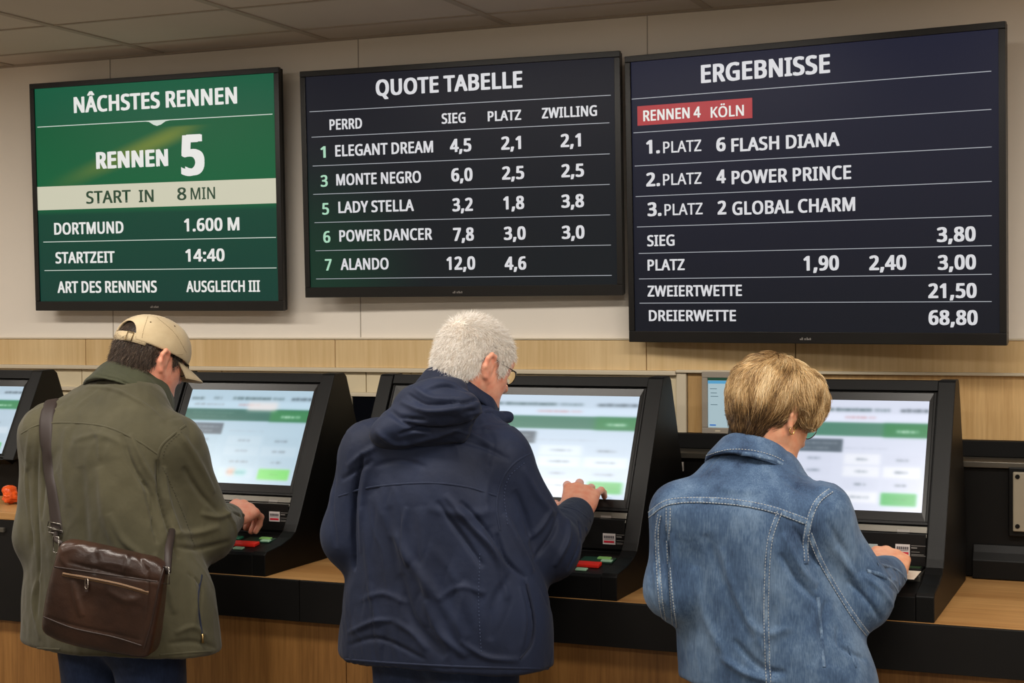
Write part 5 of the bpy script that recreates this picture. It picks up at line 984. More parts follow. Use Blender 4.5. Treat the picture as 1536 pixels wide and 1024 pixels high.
S2 = dict(yaw=4, n=2.25, k=.035, rows=rows_px([(1012, 502, 829, .165, 3.33), (960, 505, 828, .165, 3.33), (900, 511, 824, .16, 3.33), (840, 518, 812, .155, 3.33), (780, 526, 795, .15, 3.33), (730, 534, 780, .145, 3.33), (690, 542, 772, .13, 3.335), (660, 552, 764, .115, 3.345), (635, 570, 752, .10, 3.355), (612, 600, 738, .08, 3.37), (590, 632, 722, .06, 3.38)], 4, 2.25),
    head=(K(712, 540, 3.42), frame(30, 22, 0)), hs=.955, jaw=1.06, neck=.060,
    shR=K(750, 690, 3.34), elR=K(824, 822, 3.43), wrR=K(864, 772, 3.70), shL=K(560, 678, 3.28), elL=K(527, 802, 3.29),
    ar=(.071, .070, .045), handR=(V3(-.14, .80, .50), V3(.25, -.55, .8), ((.55, .8, .4), (.5, .75, .4), (.55, .8, .4), (.35, .5, .3)), .35, (.5, .5, .1), 1.16), handL=(V3(.2, 1, -.1), V3(0, 0, 1), RELAX, .2, (.5, .35, .2), 1.0),
    trouser_m=m_jeans, cuff=.03)
m_navy = cloth_mat('navy_cotton', (21, 29, 50), (29, 39, 64), 6, .68, .05)
m_navy_in = cloth_mat('navy_lining', (18, 24, 42), (26, 33, 54), 6, .8, .1)
S2['wrL'] = S2['elL']+V3(.05, .26, .02); S2['hem'] = (K(665, 1008, 3.2), V3(.0, -.06, -1))
man2, bV, bQ, hw, hR = build_body('person', 'person with short white hair and glasses in a navy hooded jacket, touching the middle screen', None, skin('skin_ruddy', (226, 166, 140)), S2)
F2 = [  # seams and creases (mm height, mm half-width)
    ([(668, 742), (700, 780), (735, 820), (762, 862)], 7, 7), ([(655, 752), (690, 800), (725, 850)], -7, 6), ([(690, 752), (722, 785), (748, 822)], -6, 5), ([(560, 740), (600, 820), (660, 900), (700, 960)], 5, 14), ([(545, 760), (555, 860), (565, 940)], 5, 12), ([(700, 870), (690, 930), (700, 985)], 4, 12),
    ([(600, 860), (620, 930), (668, 985)], -6, 11), ([(640, 900), (660, 950), (700, 985)], 5, 9), ([(762, 866), (740, 905), (735, 960)], -4, 9), ([(788, 870), (800, 925), (798, 965), (780, 988)], -5, 3), ([(780, 880), (788, 930), (782, 975)], 3, 5),
    ([(838, 768), (828, 800), (800, 840)], -6, 5), ([(852, 775), (852, 808), (832, 850)], 6, 6), ([(868, 782), (870, 815), (852, 855)], -5, 4), ([(828, 764), (812, 790), (790, 812)], 5, 6), ([(878, 790), (880, 815), (868, 842)], 4, 4),
    ([(785, 700), (805, 740), (832, 772)], 5, 9), ([(772, 735), (790, 780), (802, 830)], -6, 8), ([(757, 770), (778, 815), (800, 858)], 6, 8), ([(505, 700), (498, 760), (504, 820)], -4, 6), ([(544, 680), (532, 740), (530, 800), (532, 856)], -15, 4.5), ([(550, 700), (543, 760), (542, 830)], 5, 7),
    ([(520, 950), (560, 932), (592, 930)], 4, 5), ([(520, 968), (570, 958), (640, 990)], -3.5, 5), ([(590, 930), (620, 950), (640, 975)], 4, 7), ([(745, 765), (700, 772), (640, 762)], 3, 10), ([(580, 760), (590, 830), (600, 900)], -5, 14), ([(630, 760), (640, 850), (640, 940)], 5, 15), ([(690, 660), (730, 672), (765, 690)], -4, 6), ([(520, 700), (545, 680), (570, 668)], 4, 6), ([(512, 720), (535, 705), (560, 690)], -4, 5),
    ([(672, 640), (705, 650), (740, 668)], 4, 7), ([(745, 800), (760, 840), (790, 868)], -8, 5), ([(735, 700), (728, 750), (736, 790)], 3, 10), ([(720, 790), (745, 840), (762, 900)], 5, 7), ([(610, 760), (605, 800), (612, 850)], 4, 6), ([(655, 900), (690, 880), (730, 890)], 3, 6), ([(540, 900), (575, 890), (610, 905)], 3, 6), ([(690, 960), (730, 985), (780, 990)], 4, 6), ([(560, 700), (600, 690), (640, 700)], -3, 6)]
jk2, V2, Q2, T2 = person_jacket(S2, m_navy, man2, F2, ((11, 14, 3), (12, 40, 1.0), (13, 12, 3.5, 1), (14, 26, -2, 1), (15, 34, 1.6, 1)), h=.004)
neckR = frame(10, 34, 0); nc = K(684, 607, 3.40)
cloth('collar', collar(nc-neckR[:, 2]*.012, neckR, (.098, .114), (.080, .100), .060, .0085), nc-.2, nc+.2, .004, m_navy, man2, rip=((3, 30, 1.6),))
cloth('collar_lining', collar(nc, neckR, (.084, .098), (.0715, .090), .057, .004), nc-.2, nc+.2, .004, m_navy_in, man2, rip=None)
hc = K(645, 624, 3.24); hoodR = frame(10, 0, -14)
hood = U([ell(hc, (.135, .070, .058), hoodR), ell(K(595, 645, 3.225), (.066, .060, .040), hoodR), ell(K(648, 592, 3.27), (.088, .075, .038), hoodR), cone(K(690, 632, 3.29), K(762, 626, 3.43), .030, .015), cone(K(588, 660, 3.24), K(690, 650, 3.245), .018, .020)], .03)
FH = [([(582, 616), (620, 640), (680, 642), (742, 620)], -10, 6), ([(562, 645), (592, 664), (640, 657), (690, 642)], 6, 7), ([(620, 580), (650, 598), (702, 600)], 6, 7), ([(600, 602), (640, 616), (690, 612), (735, 602)], 7, 7), ([(598, 652), (622, 645), (650, 648)], -8, 4), ([(640, 585), (670, 578), (710, 590)], -7, 5), ([(690, 607), (720, 598), (745, 607)], -6, 4), ([(575, 602), (600, 624), (640, 630)], -5, 4), ([(700, 622), (730, 616), (755, 620)], 4, 5), ([(610, 590), (640, 606), (690, 604)], -5, 4)]
cloth('hood', hood, hc-.24, hc+.24, .0038, m_navy, man2, FH, ((21, 26, 2.0), (22, 30, 2.5, 1)), (1, 1, 1.5))
band('yoke_seam', T2, [(508, 744), (560, 730), (640, 724), (700, 730), (746, 744)], .005, m_navy, jk2, .0004, .0008)
band('armhole_seam', T2, [(800, 678), (772, 694), (752, 722), (745, 758), (750, 795)], .006, m_navy, jk2, .0004, .0012)
band('hem_fold', T2, [(506, 988), (600, 995), (700, 1000), (822, 1003)], .006, m_navy, jk2, .0004, .0012)
band('pocket_zip', T2, [(790, 875), (801, 925), (798, 962), (780, 988)], .006, m_navy_in, jk2, .0003, .0012)
band('cuff_band', T2, [(846, 760), (864, 764), (886, 780)], .012, m_navy, jk2, .0003, .001)
stitches('stitching', T2, [[(786, 694), (764, 714), (756, 745), (762, 790)], [(720, 830), (718, 900), (722, 980)]], simple('navy_stitch', (60, 72, 104), .7), jk2, .004, .004, .0006)
# white hair
hC2 = S2['head'][0]; m_white = hair_mat('white_hair', [(0, (200, 186, 170)), (.25, (240, 232, 222)), (.7, (248, 243, 236)), (1, (255, 253, 250))], .7)
hair2 = scalp('hair', bV, bQ, hC2, hR, short_mask, .0045, m_white, man2)
P, N0 = hair_roots(bV, bQ, hC2, hR, short_mask, 22000, 3); q = (P-hC2)@hR
tz = np.clip((q[:, 2]-.03)/.05, 0, 1); dl = np.stack([q[:, 0]*2.2, -.15+.9*tz-q[:, 1]*.5, -.9+.8*tz], 1)
dw = dl@hR.T; dw = dw/np.linalg.norm(dw, axis=1, keepdims=True); dw = dw-N0*(dw*N0).sum(1, keepdims=True); dw = dw/np.maximum(np.linalg.norm(dw, axis=1, keepdims=True), .2)
hr = strands('hair_strands', P+N0*.0032, N0*.30+dw*.95, np.where(q[:, 2] > .06, .022, .017), m_white, hair2, 5, .0005, jitter=.4, seed=4)
hr['kind'] = 'stuff'
# ================================================================ left man: olive jacket, beige cap
m_olive = cloth_mat('olive_cotton', (62, 59, 42), (80, 76, 56), 5, .8, .15)
m_olive_in = cloth_mat('olive_collar', (48, 50, 35), (62, 64, 46), 6, .8, .1)
S1 = dict(yaw=4, n=2.25, k=.04, rows=rows_px([(992, 27, 332, .155, 3.30), (940, 29, 326, .155, 3.30), (880, 33, 318, .15, 3.30), (820, 40, 300, .15, 3.30), (760, 50, 286, .145, 3.30), (700, 60, 276, .14, 3.31), (655, 58, 268, .135, 3.32), (625, 70, 262, .12, 3.335), (602, 88, 254, .10, 3.35), (582, 112, 246, .085, 3.365), (562, 138, 236, .07, 3.38)], 4, 2.25),
    head=(K(225, 533, 3.44), frame(18, 20, 0)), hs=.955, jaw=1.1, neck=.060,
    shR=K(262, 670, 3.34), elR=K(312, 798, 3.42), wrR=K(341, 779, 3.65), shL=K(76, 652, 3.28), elL=K(66, 800, 3.28),
    ar=(.074, .068, .046), handR=(V3(.0, .9, .22), V3(.25, -.55, .8), ((.6, .9, .5), (.65, .95, .5), (.7, 1, .55), (.7, 1, .6)), .15, (.4, .5, .1), 1.12), handL=(V3(.2, 1, -.1), V3(0, 0, 1), RELAX, .2, (.5, .35, .2), 1.0),
    trouser_m=m_jeans, cuff=.03)
S1['wrL'] = S1['elL']+V3(.05, .26, .02); S1['hem'] = (K(180, 986, 3.17), V3(.0, -.04, -1))
man1, bV1, bQ1, hw1, hR1 = build_body('person', 'person in a beige cap and olive jacket with a brown leather satchel behind', None, skin('skin_pink', (224, 160, 134)), S1)
F1 = [([(183, 652), (200, 700), (228, 745), (232, 800)], -7, 6), ([(196, 650), (214, 692), (238, 735)], 6, 7), ([(236, 690), (240, 740), (256, 800), (268, 838)], -13, 5), ([(215, 720), (226, 765), (236, 815)], -6, 5), ([(60, 640), (66, 700), (62, 780)], -5, 6), ([(40, 690), (44, 760), (50, 830)], -4, 5), ([(110, 660), (150, 652), (190, 668)], 3, 8), ([(246, 700), (252, 750), (270, 800)], 6, 6),
    ([(150, 700), (160, 780), (180, 830)], 6, 14), ([(120, 700), (125, 780), (130, 830)], -5, 14), ([(165, 770), (185, 810), (215, 835)], 5, 8), ([(45, 640), (40, 720), (48, 800)], 4, 7), ([(58, 650), (54, 740), (58, 840), (54, 940)], -5, 6), ([(100, 640), (96, 700), (104, 760)], 3, 10),
    ([(262, 640), (290, 680), (322, 740)], 6, 9), ([(275, 700), (300, 740), (330, 770)], -6, 7), ([(252, 800), (290, 800), (330, 790)], 5, 8), ([(262, 820), (300, 822), (345, 812)], -6, 6), ([(300, 770), (330, 775), (350, 765)], 5, 6), ([(345, 765), (368, 780), (374, 812)], -5, 4), ([(335, 762), (352, 790), (355, 822)], 5, 5), ([(362, 770), (376, 785), (378, 805)], 4, 3.5),
    ([(280, 858), (302, 880), (300, 920), (304, 950)], -5, 3.5), ([(290, 862), (294, 900), (292, 940)], 4, 6), ([(262, 950), (290, 940), (310, 955)], 4, 6), ([(250, 965), (290, 962), (325, 972)], -4, 5), ([(60, 960), (50, 900), (60, 860)], 4, 8), ([(128, 580), (170, 584), (215, 606), (248, 634)], 4, 5), ([(232, 830), (250, 870), (262, 920)], 5, 8), ([(135, 640), (148, 655), (150, 690)], 3, 6)]
jk1, V1, Q1, T1 = person_jacket(S1, m_olive, man1, F1, ((31, 12, 3), (32, 40, 1.0), (33, 11, 3, 1), (34, 24, -1.8, 1), (35, 34, 1.4, 1)), h=.004)
nR1 = frame(6, 36, 0); nc1 = K(197, 597, 3.405)
FC = [([(140, 560), (190, 575), (240, 620)], -4, 3), ([(150, 552), (200, 572), (245, 610)], 3, 3)]
cloth('collar', collar(nc1-nR1[:, 2]*.026, nR1, (.118, .128), (.088, .100), .076, .0075), nc1-.22, nc1+.22, .004, m_olive_in, man1, FC, ((3, 30, 2.0), (5, 34, 2.2, 1)))
cloth('collar_lining', collar(nc1-nR1[:, 2]*.01, nR1, (.094, .105), (.080, .090), .060, .004), nc1-.2, nc1+.2, .004, m_olive_in, man1, rip=None)
band('yoke_seam', T1, [(32, 650), (60, 636), (110, 634), (160, 640), (205, 660), (238, 682)], .005, m_olive, jk1, .0004, .0008)
band('armhole_seam', T1, [(278, 638), (256, 655), (240, 672), (236, 700), (236, 740)], .007, m_olive, jk1, .0006, .0014)
band('hem_fold', T1, [(28, 970), (60, 972), (90, 974)], .006, m_olive, jk1, .0004, .0012)
band('hem_fold', T1, [(240, 982), (290, 978), (328, 976)], .006, m_olive, jk1, .0004, .0012)
band('pocket_zip', T1, [(303, 862), (297, 900), (303, 950)], .005, m_navy_in, jk1, .0003, .0012)
zz = hit(T1, 303, 952)
MB().tube([zz[0]+zz[1]*.003+V3(0, 0, .004), zz[0]+zz[1]*.005-V3(0, 0, .008), zz[0]+zz[1]*.004-V3(0, 0, .018)], [.003, .0022, .003], 8).build('zip_pull', simple('brass', (170, 140, 90), .3, metal=.9), jk1, True)
stitches('stitching', T1, [[(244, 700), (262, 740), (278, 780), (292, 820)], [(272, 648), (250, 668), (244, 690)]], simple('olive_stitch', (60, 56, 42), .7), jk1, .004, .004, .0006)
# dark hair under the cap
hC1 = S1['head'][0]; m_brown = hair_mat('brown_hair', [(0, (34, 26, 20)), (.5, (62, 48, 38)), (.85, (96, 78, 64)), (1, (140, 124, 108))], .45)
mask1 = lambda q: short_mask(q, nape=-.072)
hair1 = scalp('hair', bV1, bQ1, hC1, hR1, mask1, .003, m_brown, man1)
P, N0 = hair_roots(bV1, bQ1, hC1, hR1, mask1, 11000, 5); q = (P-hC1)@hR1; k_ = q[:, 2] < .09; P, N0, q = P[k_], N0[k_], q[k_]
dl = np.stack([q[:, 0]*1.5, -.2-q[:, 1]*.3, -1+0*q[:, 0]], 1)
hs_ = strands('hair_strands', P+N0*.002, N0*.28+dl@hR1.T, .016, m_brown, hair1, 4, .00038, jitter=.3, seed=6); hs_['kind'] = 'stuff'
# cap
m_cap = cloth_mat('beige_twill', (176, 156, 122), (196, 178, 144), 9, .85, .2, 1200, .3); s_ = .955
capR = hR1@np.array(Matrix.Rotation(math.radians(-4), 3, 'X'))
def cw(x, y, z): return hC1+capR@(np.array([x, y, z])*s_)
outer = U([ell(cw(0, -.004, .020), (.084, .106, .086), capR), ell(cw(0, .028, .028), (.074, .074, .072), capR)], .03)
inner = lambda P: outer(P)+.0045
crown = sub_(outer, inner, .001); crown = isect(crown, half(cw(0, 0, .008), -capR[:, 2]), .002)
arch = ell(cw(0, -.12, .016), (.046, .07, .044), capR); crown = sub_(crown, arch, .002)
cp, Vc, Qc, Tc = cloth('cap', crown, hC1-.15, hC1+.16, .0026, m_cap, man1, (), ((41, 20, 1.0), (42, 45, .5)), rel=1)
mb = MB()                                                     # brim: curved plate leaving the front edge
nu, nv = 28, 8; vs = []
for sgn in (0, 1):
    for i in range(nu):
        a = (i/(nu-1)-.5)*2; an = a*1.15
        for j in range(nv):
            t = j/(nv-1); bx = math.sin(an)*.080; by = -.004+math.cos(an)*.104; L_ = .086*math.cos(a*1.25)**.6
            vs.append(cw(bx*(1+.10*t), by+L_*t, .010-.020*(abs(a)**2)*(.3+t)-.016*t-.003*sgn+.002*math.sin(t*PI)))
def id_(s, i, j): return s*nu*nv+i*nv+j
fs = [(id_(0, i, j), id_(0, i+1, j), id_(0, i+1, j+1), id_(0, i, j+1)) for i in range(nu-1) for j in range(nv-1)]+[(id_(1, i, j), id_(1, i, j+1), id_(1, i+1, j+1), id_(1, i+1, j)) for i in range(nu-1) for j in range(nv-1)]
fs += [(id_(0, i, nv-1), id_(0, i+1, nv-1), id_(1, i+1, nv-1), id_(1, i, nv-1)) for i in range(nu-1)]
mb.add(vs, fs).build('cap_brim', m_cap, cp, True)
pts = [cw(.086*math.sin(a), -.004-.108*math.cos(a), .013) for a in np.linspace(-.9, .9, 26)]
mb = MB()
for i, p in enumerate(pts):
    u = capR[:, 2]*.0125; o_ = nrm(p-cw(0, -.004, .013))*.0016; mb.v += [tuple(p+u+o_), tuple(p-u+o_), tuple(p-u-o_), tuple(p+u-o_)]
for i in range(len(pts)-1):
    a, b = i*4, i*4+4; mb.f += [(a, a+1, b+1, b), (a+1, a+2, b+2, b+1), (a+2, a+3, b+3, b+2), (a+3, a, b, b+3)]
mb.build('cap_strap', m_cap, cp, True)
an = .42; c_ = cw(.087*math.sin(an), -.004-.110*math.cos(an), .013); tg = nrm(cw(.087*math.sin(an+.1), -.004-.110*math.cos(an+.1), .013)-c_); on = nrm(c_-cw(0, -.004, .013))
lp = [c_+on*.003+tg*a+capR[:, 2]*b for a, b in ((-.008, -.012), (.008, -.012), (.008, .012), (-.008, .012))]
MB().tube(lp, .0016, 8, closed=True).build('strap_buckle', simple('antique_brass', (120, 100, 66), .35, metal=.85), cp, True)
tp = cw(0, -.002, .106); bm_ = MB().tube([tp-capR[:, 2]*.004, tp+capR[:, 2]*.001, tp+capR[:, 2]*.003], [.007, .0065, .003], 14); bm_.build('cap_button', m_cap, cp, True)
for px_ in ((226, 483), (262, 489)):
    h_ = hit(Tc, *px_)
    if h_: MB().tube([h_[0]-h_[1]*.001, h_[0]+h_[1]*.0009], .0022, 10).build('eyelet', simple('eyelet_brown', (92, 74, 52), .5), cp)
thr = simple('cap_stitch', (150, 132, 100), .8)
for pxs in ([(235, 476), (262, 500), (280, 530)], [(222, 474), (214, 500), (212, 522)], [(206, 528), (240, 533), (275, 531)]): stitches('cap_stitching', Tc, [pxs], thr, cp, .003, .002, .0005, .0008)
# glasses
def glasses(w, R, s, parent, wire, mat_w, full=True):
    def rim(sg):
        return [w(sg*.033+.024*math.cos(a), .098-.004*abs(math.cos(a)), -.010+.018*math.sin(a)) for a in np.linspace(0, 2*PI, 28, endpoint=False)]
    g_ = MB()
    for sg in (1, -1): g_.tube(rim(sg), wire, 8, closed=True)
    g_.tube([w(.010, .101, -.004), w(0, .104, -.001), w(-.010, .101, -.004)], wire, 8)
    o = g_.build('glasses', mat_w, parent, True)
    for sg in (1, -1):
        MB().tube([w(sg*.057, .094, -.004), w(sg*.071, .082, .000), w(sg*.0785, .03, .002), w(sg*.082, -.004, .006), w(sg*.080, -.026, -.002), w(sg*.076, -.036, -.018)], [wire*.9, wire, wire, wire, wire*1.4, wire*1.4], 8).build('temple_arm', mat_w, o, True)
        r_ = rim(sg); c = w(sg*.033, .100, -.010); m_ = MB(); m_.add([c]+r_, [(0, i+1, (i+1) % 28+1) for i in range(28)]); m_.build('lens', m_lens, o, True)
    return o
m_lens, nt_, b_ = newmat('lens_glass'); b_.inputs['Base Color'].default_value = (.95, .97, 1, 1); b_.inputs['Roughness'].default_value = .02; b_.inputs['Transmission Weight'].default_value = 1; b_.inputs['IOR'].default_value = 1.05
m_wire = simple('dark_wire', (40, 36, 34), .3, metal=.8); m_gold = simple('pewter_wire', (120, 112, 100), .25, metal=.9)
glasses(hw1, hR1, 1, man1, .0013, m_wire); glasses(hw, hR, 1, man2, .0011, m_wire)
# ================================================================ woman: denim jacket
m_denim = denim_mat('denim', (34, 50, 76), (66, 89, 119), (108, 131, 157), 8)
S3 = dict(yaw=8, n=2.3, k=.035, rows=rows_px([(1050, 1012, 1318, .135, 3.35), (1000, 1012, 1314, .135, 3.35), (960, 1010, 1300, .13, 3.35), (900, 1006, 1275, .125, 3.35), (840, 1005, 1252, .125, 3.35), (790, 1008, 1240, .125, 3.35), (755, 1016, 1232, .12, 3.355), (728, 1030, 1222, .11, 3.365), (708, 1046, 1210, .10, 3.375), (690, 1062, 1198, .085, 3.385), (672, 1082, 1184, .07, 3.395), (660, 1098, 1172, .05, 3.40)], 8, 2.3),
    head=(K(1163, 614, 3.435), frame(34, 29, 0)), hs=.93, jaw=.94, neck=.050,
    shR=K(1232, 772, 3.34), elR=K(1290, 893, 3.40), wrR=K(1332, 860, 3.60), shL=K(1022, 770, 3.30), elL=K(1014, 882, 3.30),
    ar=(.062, .064, .045), handR=(V3(-.08, .9, .30), V3(.2, -.5, .8), ((.5, .8, .4), (.55, .85, .4), (.6, .9, .5), (.6, .9, .5)), .15, (.4, .5, .1), 1.1), handL=(V3(.2, 1, -.1), V3(0, 0, 1), RELAX, .2, (.5, .35, .2), .92),
    trouser_m=m_jeans, cuff=.04, hipw=.15, zwaist=.84)
S3['wrL'] = S3['elL']+V3(.04, .25, .03); S3['hem'] = (K(1160, 1046, 3.22), V3(.0, -.04, -1))
wom, bV3, bQ3, hw3, hR3 = build_body('person', 'person with short blond hair in a faded blue denim jacket, at the right terminal', None, skin('skin_warm', (228, 172, 138)), S3)
F3 = [([(1060, 800), (1090, 880), (1130, 960)], -4, 12), ([(1040, 850), (1060, 930), (1100, 1000)], 4, 12), ([(1080, 820), (1105, 900), (1150, 980)], 4, 10), ([(1175, 800), (1200, 850), (1225, 880)], 6, 8), ([(1170, 830), (1195, 870), (1230, 905)], -6, 7), ([(1190, 790), (1212, 825), (1228, 850)], -5, 5),
    ([(1100, 960), (1140, 1000), (1180, 1010)], -5, 7), ([(1080, 985), (1120, 1010), (1170, 1024)], 5, 8), ([(1120, 930), (1150, 950), (1190, 940)], 3, 9), ([(1240, 900), (1232, 950), (1240, 1000)], -6, 7), ([(1255, 940), (1262, 970), (1300, 990)], -5, 5),
    ([(1300, 852), (1330, 872), (1356, 905)], -5, 4), ([(1290, 860), (1322, 885), (1345, 920)], 5, 6), ([(1270, 870), (1300, 900), (1325, 935)], -5, 6), ([(1255, 820), (1280, 860), (1300, 880)], 4, 8), ([(1240, 780), (1262, 820), (1280, 850)], -3, 8), ([(1330, 862), (1352, 880), (1362, 900)], 3, 3),
    ([(1000, 790), (1002, 850), (1006, 920)], -8, 4), ([(1008, 800), (1012, 860), (1014, 930)], 4, 5), ([(985, 790), (982, 850), (990, 910)], 3, 6), ([(1060, 720), (1100, 735), (1150, 735)], 3, 10), ([(1170, 715), (1200, 735), (1225, 745)], -3, 7)]
jk3, V_3, Q_3, T3 = person_jacket(S3, m_denim, wom, F3, ((51, 14, 2.4), (52, 45, .8), (53, 14, 3, 1), (54, 28, -2.0, 1), (55, 36, 1.6, 1)), h=.0038)
m_seam = denim_mat('denim_seam', (44, 62, 90), (78, 101, 130), (124, 146, 170), 70)
m_thread = simple('pale_thread', (158, 164, 168), .7)
seamlines = [('yoke_seam', [(974, 772), (1000, 754), (1045, 750), (1100, 753), (1155, 763), (1210, 782)], .016), ('panel_seam', [(1003, 762), (1003, 820), (1008, 890), (1014, 960), (1018, 1040)], .013), ('panel_seam', [(1169, 768), (1155, 810), (1150, 880), (1150, 950), (1154, 1040)], .013),
    ('armhole_seam', [(1246, 736), (1226, 752), (1214, 780), (1208, 815), (1209, 845)], .014), ('sleeve_seam', [(1214, 800), (1230, 840), (1255, 885), (1285, 930), (1306, 957)], .013), ('side_seam', [(1227, 895), (1232, 950), (1236, 1000)], .008), ('sleeve_seam', [(990, 772), (986, 800), (988, 850), (992, 905), (1000, 940)], .011),
    ('pocket_seam', [(1272, 968), (1284, 1000)], .006), ('cuff_band', [(1316, 846), (1330, 848), (1348, 856), (1362, 872)], .008), ('cuff_seam', [(1300, 856), (1322, 862), (1340, 876), (1350, 896)], .009)]
for nm, pxs, wd in seamlines:
    b_ = band(nm, T3, pxs, wd, m_seam, jk3, .0004, .0018)
    if b_ is not None and wd > .009:
        me_ = b_.data; co_ = np.zeros(len(me_.vertices)*3); me_.vertices.foreach_get('co', co_); co_ = co_.reshape(-1, 3)
        for i0, i1 in ((2, 1), (3, 4)):
            ln = [tuple(x) for x in (co_[i0::6]*.72+co_[i1::6]*.28)]; mid = co_[2::6]*.5+co_[3::6]*.5; base = co_[0::6]*.5+co_[5::6]*.5; up = mid-base; up /= np.linalg.norm(up, axis=1, keepdims=True)
            P_ = np.array(ln)+up*.0012; sg = np.linalg.norm(np.diff(P_, axis=0), axis=1); Lc = np.concatenate([[0], np.cumsum(sg)]); st = MB(); s0 = 0
            while s0+.004 < Lc[-1]:
                q = [V3(*[np.interp(t, Lc, P_[:, a]) for a in range(3)]) for t in (s0, s0+.004)]; u_ = V3(*[np.interp(s0, Lc, up[:, a]) for a in range(3)]); s0 += .0068
                sd = nrm(np.cross(q[1]-q[0], u_))*.0007; st.add([q[0]+sd, q[0]-sd, q[1]-sd, q[1]+sd, q[0]+sd-u_*.002, q[0]-sd-u_*.002, q[1]-sd-u_*.002, q[1]+sd-u_*.002], [(0, 1, 2, 3), (0, 4, 5, 1), (1, 5, 6, 2), (2, 6, 7, 3), (3, 7, 4, 0)])
            so = st.build('stitching', m_thread, b_); so['kind'] = 'stuff'
nR3 = frame(16, 30, 0); nc3 = K(1131, 699, 3.40)
cl3, _, _, TC3 = cloth('collar', collar(nc3-nR3[:, 2]*.022, nR3, (.104, .110), (.072, .082), .064, .0065), nc3-.2, nc3+.2, .0035, m_denim, wom, rip=((3, 30, 1.0),))
band('collar_edge', TC3, [(1056, 690), (1078, 682), (1108, 680), (1140, 684), (1166, 692), (1188, 706)], .009, m_seam, cl3, .0004, .0015)
stitches('stitching', TC3, [[(1060, 683), (1083, 676), (1110, 674), (1140, 678), (1167, 687), (1186, 700)]], m_thread, cl3, .004, .0028, .0007)
# hair: short layered bob
hC3 = S3['head'][0]; s3 = .93
def h3(x, y, z): return hC3+hR3@(np.array([x, y, z])*s3)
hairf = U([ell(h3(0, -.012, .034), (.083, .102, .084), hR3), ell(h3(0, -.048, .008), (.072, .068, .066), hR3), ell(h3(0, -.054, -.050), (.047, .036, .056), hR3), ell(h3(0, .046, .048), (.072, .058, .046), hR3),
           cone(h3(.066, .030, .030), h3(.073, .044, .006), .028, .013), cone(h3(-.066, .030, .030), h3(-.074, .046, -.03), .028, .013), cone(h3(.072, .0, .05), h3(.084, .004, .022), .03, .014)], .035)
cutear = ell(h3(.098, -.010, -.030), (.028, .024, .040), hR3); cutear2 = ell(h3(-.098, -.010, -.030), (.028, .024, .040), hR3)
face = ell(h3(0, .12, -.045), (.092, .066, .070), hR3); naper = half(h3(0, -.08, -.104), V3(0, 0, -1)@hR3.T)
def hf3(P): return smax(smax(smax(smax(hairf(P), -cutear(P), .012), -cutear2(P), .012), -face(P), .02), naper(P), .02)
def hf3b(P): return hf3(P)
Vh, Qh = surface(hf3, hC3-.17, hC3+.17, .003); Vh = relax(Vh, Qh, 2, .5); Nh = normals(Vh, Qh)
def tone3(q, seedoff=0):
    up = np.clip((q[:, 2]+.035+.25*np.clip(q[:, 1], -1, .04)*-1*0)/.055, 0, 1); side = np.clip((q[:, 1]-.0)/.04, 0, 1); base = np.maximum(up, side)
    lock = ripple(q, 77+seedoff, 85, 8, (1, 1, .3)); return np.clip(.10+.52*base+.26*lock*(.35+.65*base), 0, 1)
m_blond = hair_mat('blond_hair', [(0, (48, 34, 24)), (.3, (104, 78, 50)), (.52, (172, 136, 90)), (.75, (224, 190, 138)), (1, (246, 226, 186))], .38)
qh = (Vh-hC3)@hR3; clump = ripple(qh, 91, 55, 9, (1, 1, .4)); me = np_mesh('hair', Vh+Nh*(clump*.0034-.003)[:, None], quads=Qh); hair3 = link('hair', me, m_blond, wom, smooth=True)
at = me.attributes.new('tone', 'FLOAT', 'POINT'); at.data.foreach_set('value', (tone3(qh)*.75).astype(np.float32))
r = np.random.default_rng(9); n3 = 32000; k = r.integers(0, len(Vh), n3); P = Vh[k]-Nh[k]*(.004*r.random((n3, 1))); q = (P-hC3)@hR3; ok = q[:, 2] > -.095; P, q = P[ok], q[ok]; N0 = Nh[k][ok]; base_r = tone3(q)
CRW = np.array([.012, -.035, .12])
def grad3(P):
    e = .002; g = np.stack([hf3(P+d)-hf3(P-d) for d in np.eye(3)*e], 1); return g/np.maximum(np.linalg.norm(g, axis=1, keepdims=True), 1e-9)
def want3(P):
    q = (P-hC3)@hR3; v = q-CRW; side = np.sign(q[:, 0])*np.clip(np.abs(q[:, 0])/.05, 0, 1)
    f = np.stack([v[:, 0]*1.0, v[:, 1]*.55+.028*np.abs(side)*(q[:, 2] > -.02), np.minimum(v[:, 2], -.05)*1.0], 1)
    w_ = ripple(q, 61, 26, 6); f[:, 0] += .035*w_; f[:, 1] += .022*ripple(q, 62, 26, 6); return nrmrows(f@hR3.T)
def nrmrows(a): return a/np.maximum(np.linalg.norm(a, axis=1, keepdims=True), 1e-9)
def field3(P, D, t):
    g = grad3(P); d0 = hf3(P)[:, None]-LIFT; w_ = want3(P); w_ = w_-g*(w_*g).sum(1, keepdims=True); return nrmrows(D*.55+nrmrows(w_)*.6-g*np.clip((d0-.004)*60, -.5, .8))
LIFT = (.0035*ripple(q, 91, 70, 9, (1, 1, .4))+.003*r.random(len(q)))[:, None]
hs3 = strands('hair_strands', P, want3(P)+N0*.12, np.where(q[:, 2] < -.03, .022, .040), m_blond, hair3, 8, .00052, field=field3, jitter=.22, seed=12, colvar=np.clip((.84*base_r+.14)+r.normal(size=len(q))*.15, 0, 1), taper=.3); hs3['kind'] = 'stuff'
ec = hw3(.083, -.002, -.052); hoop = [ec+hR3@V3(.002, .007*math.cos(a), .0075*math.sin(a)) for a in np.linspace(0, 2*PI, 20, endpoint=False)]
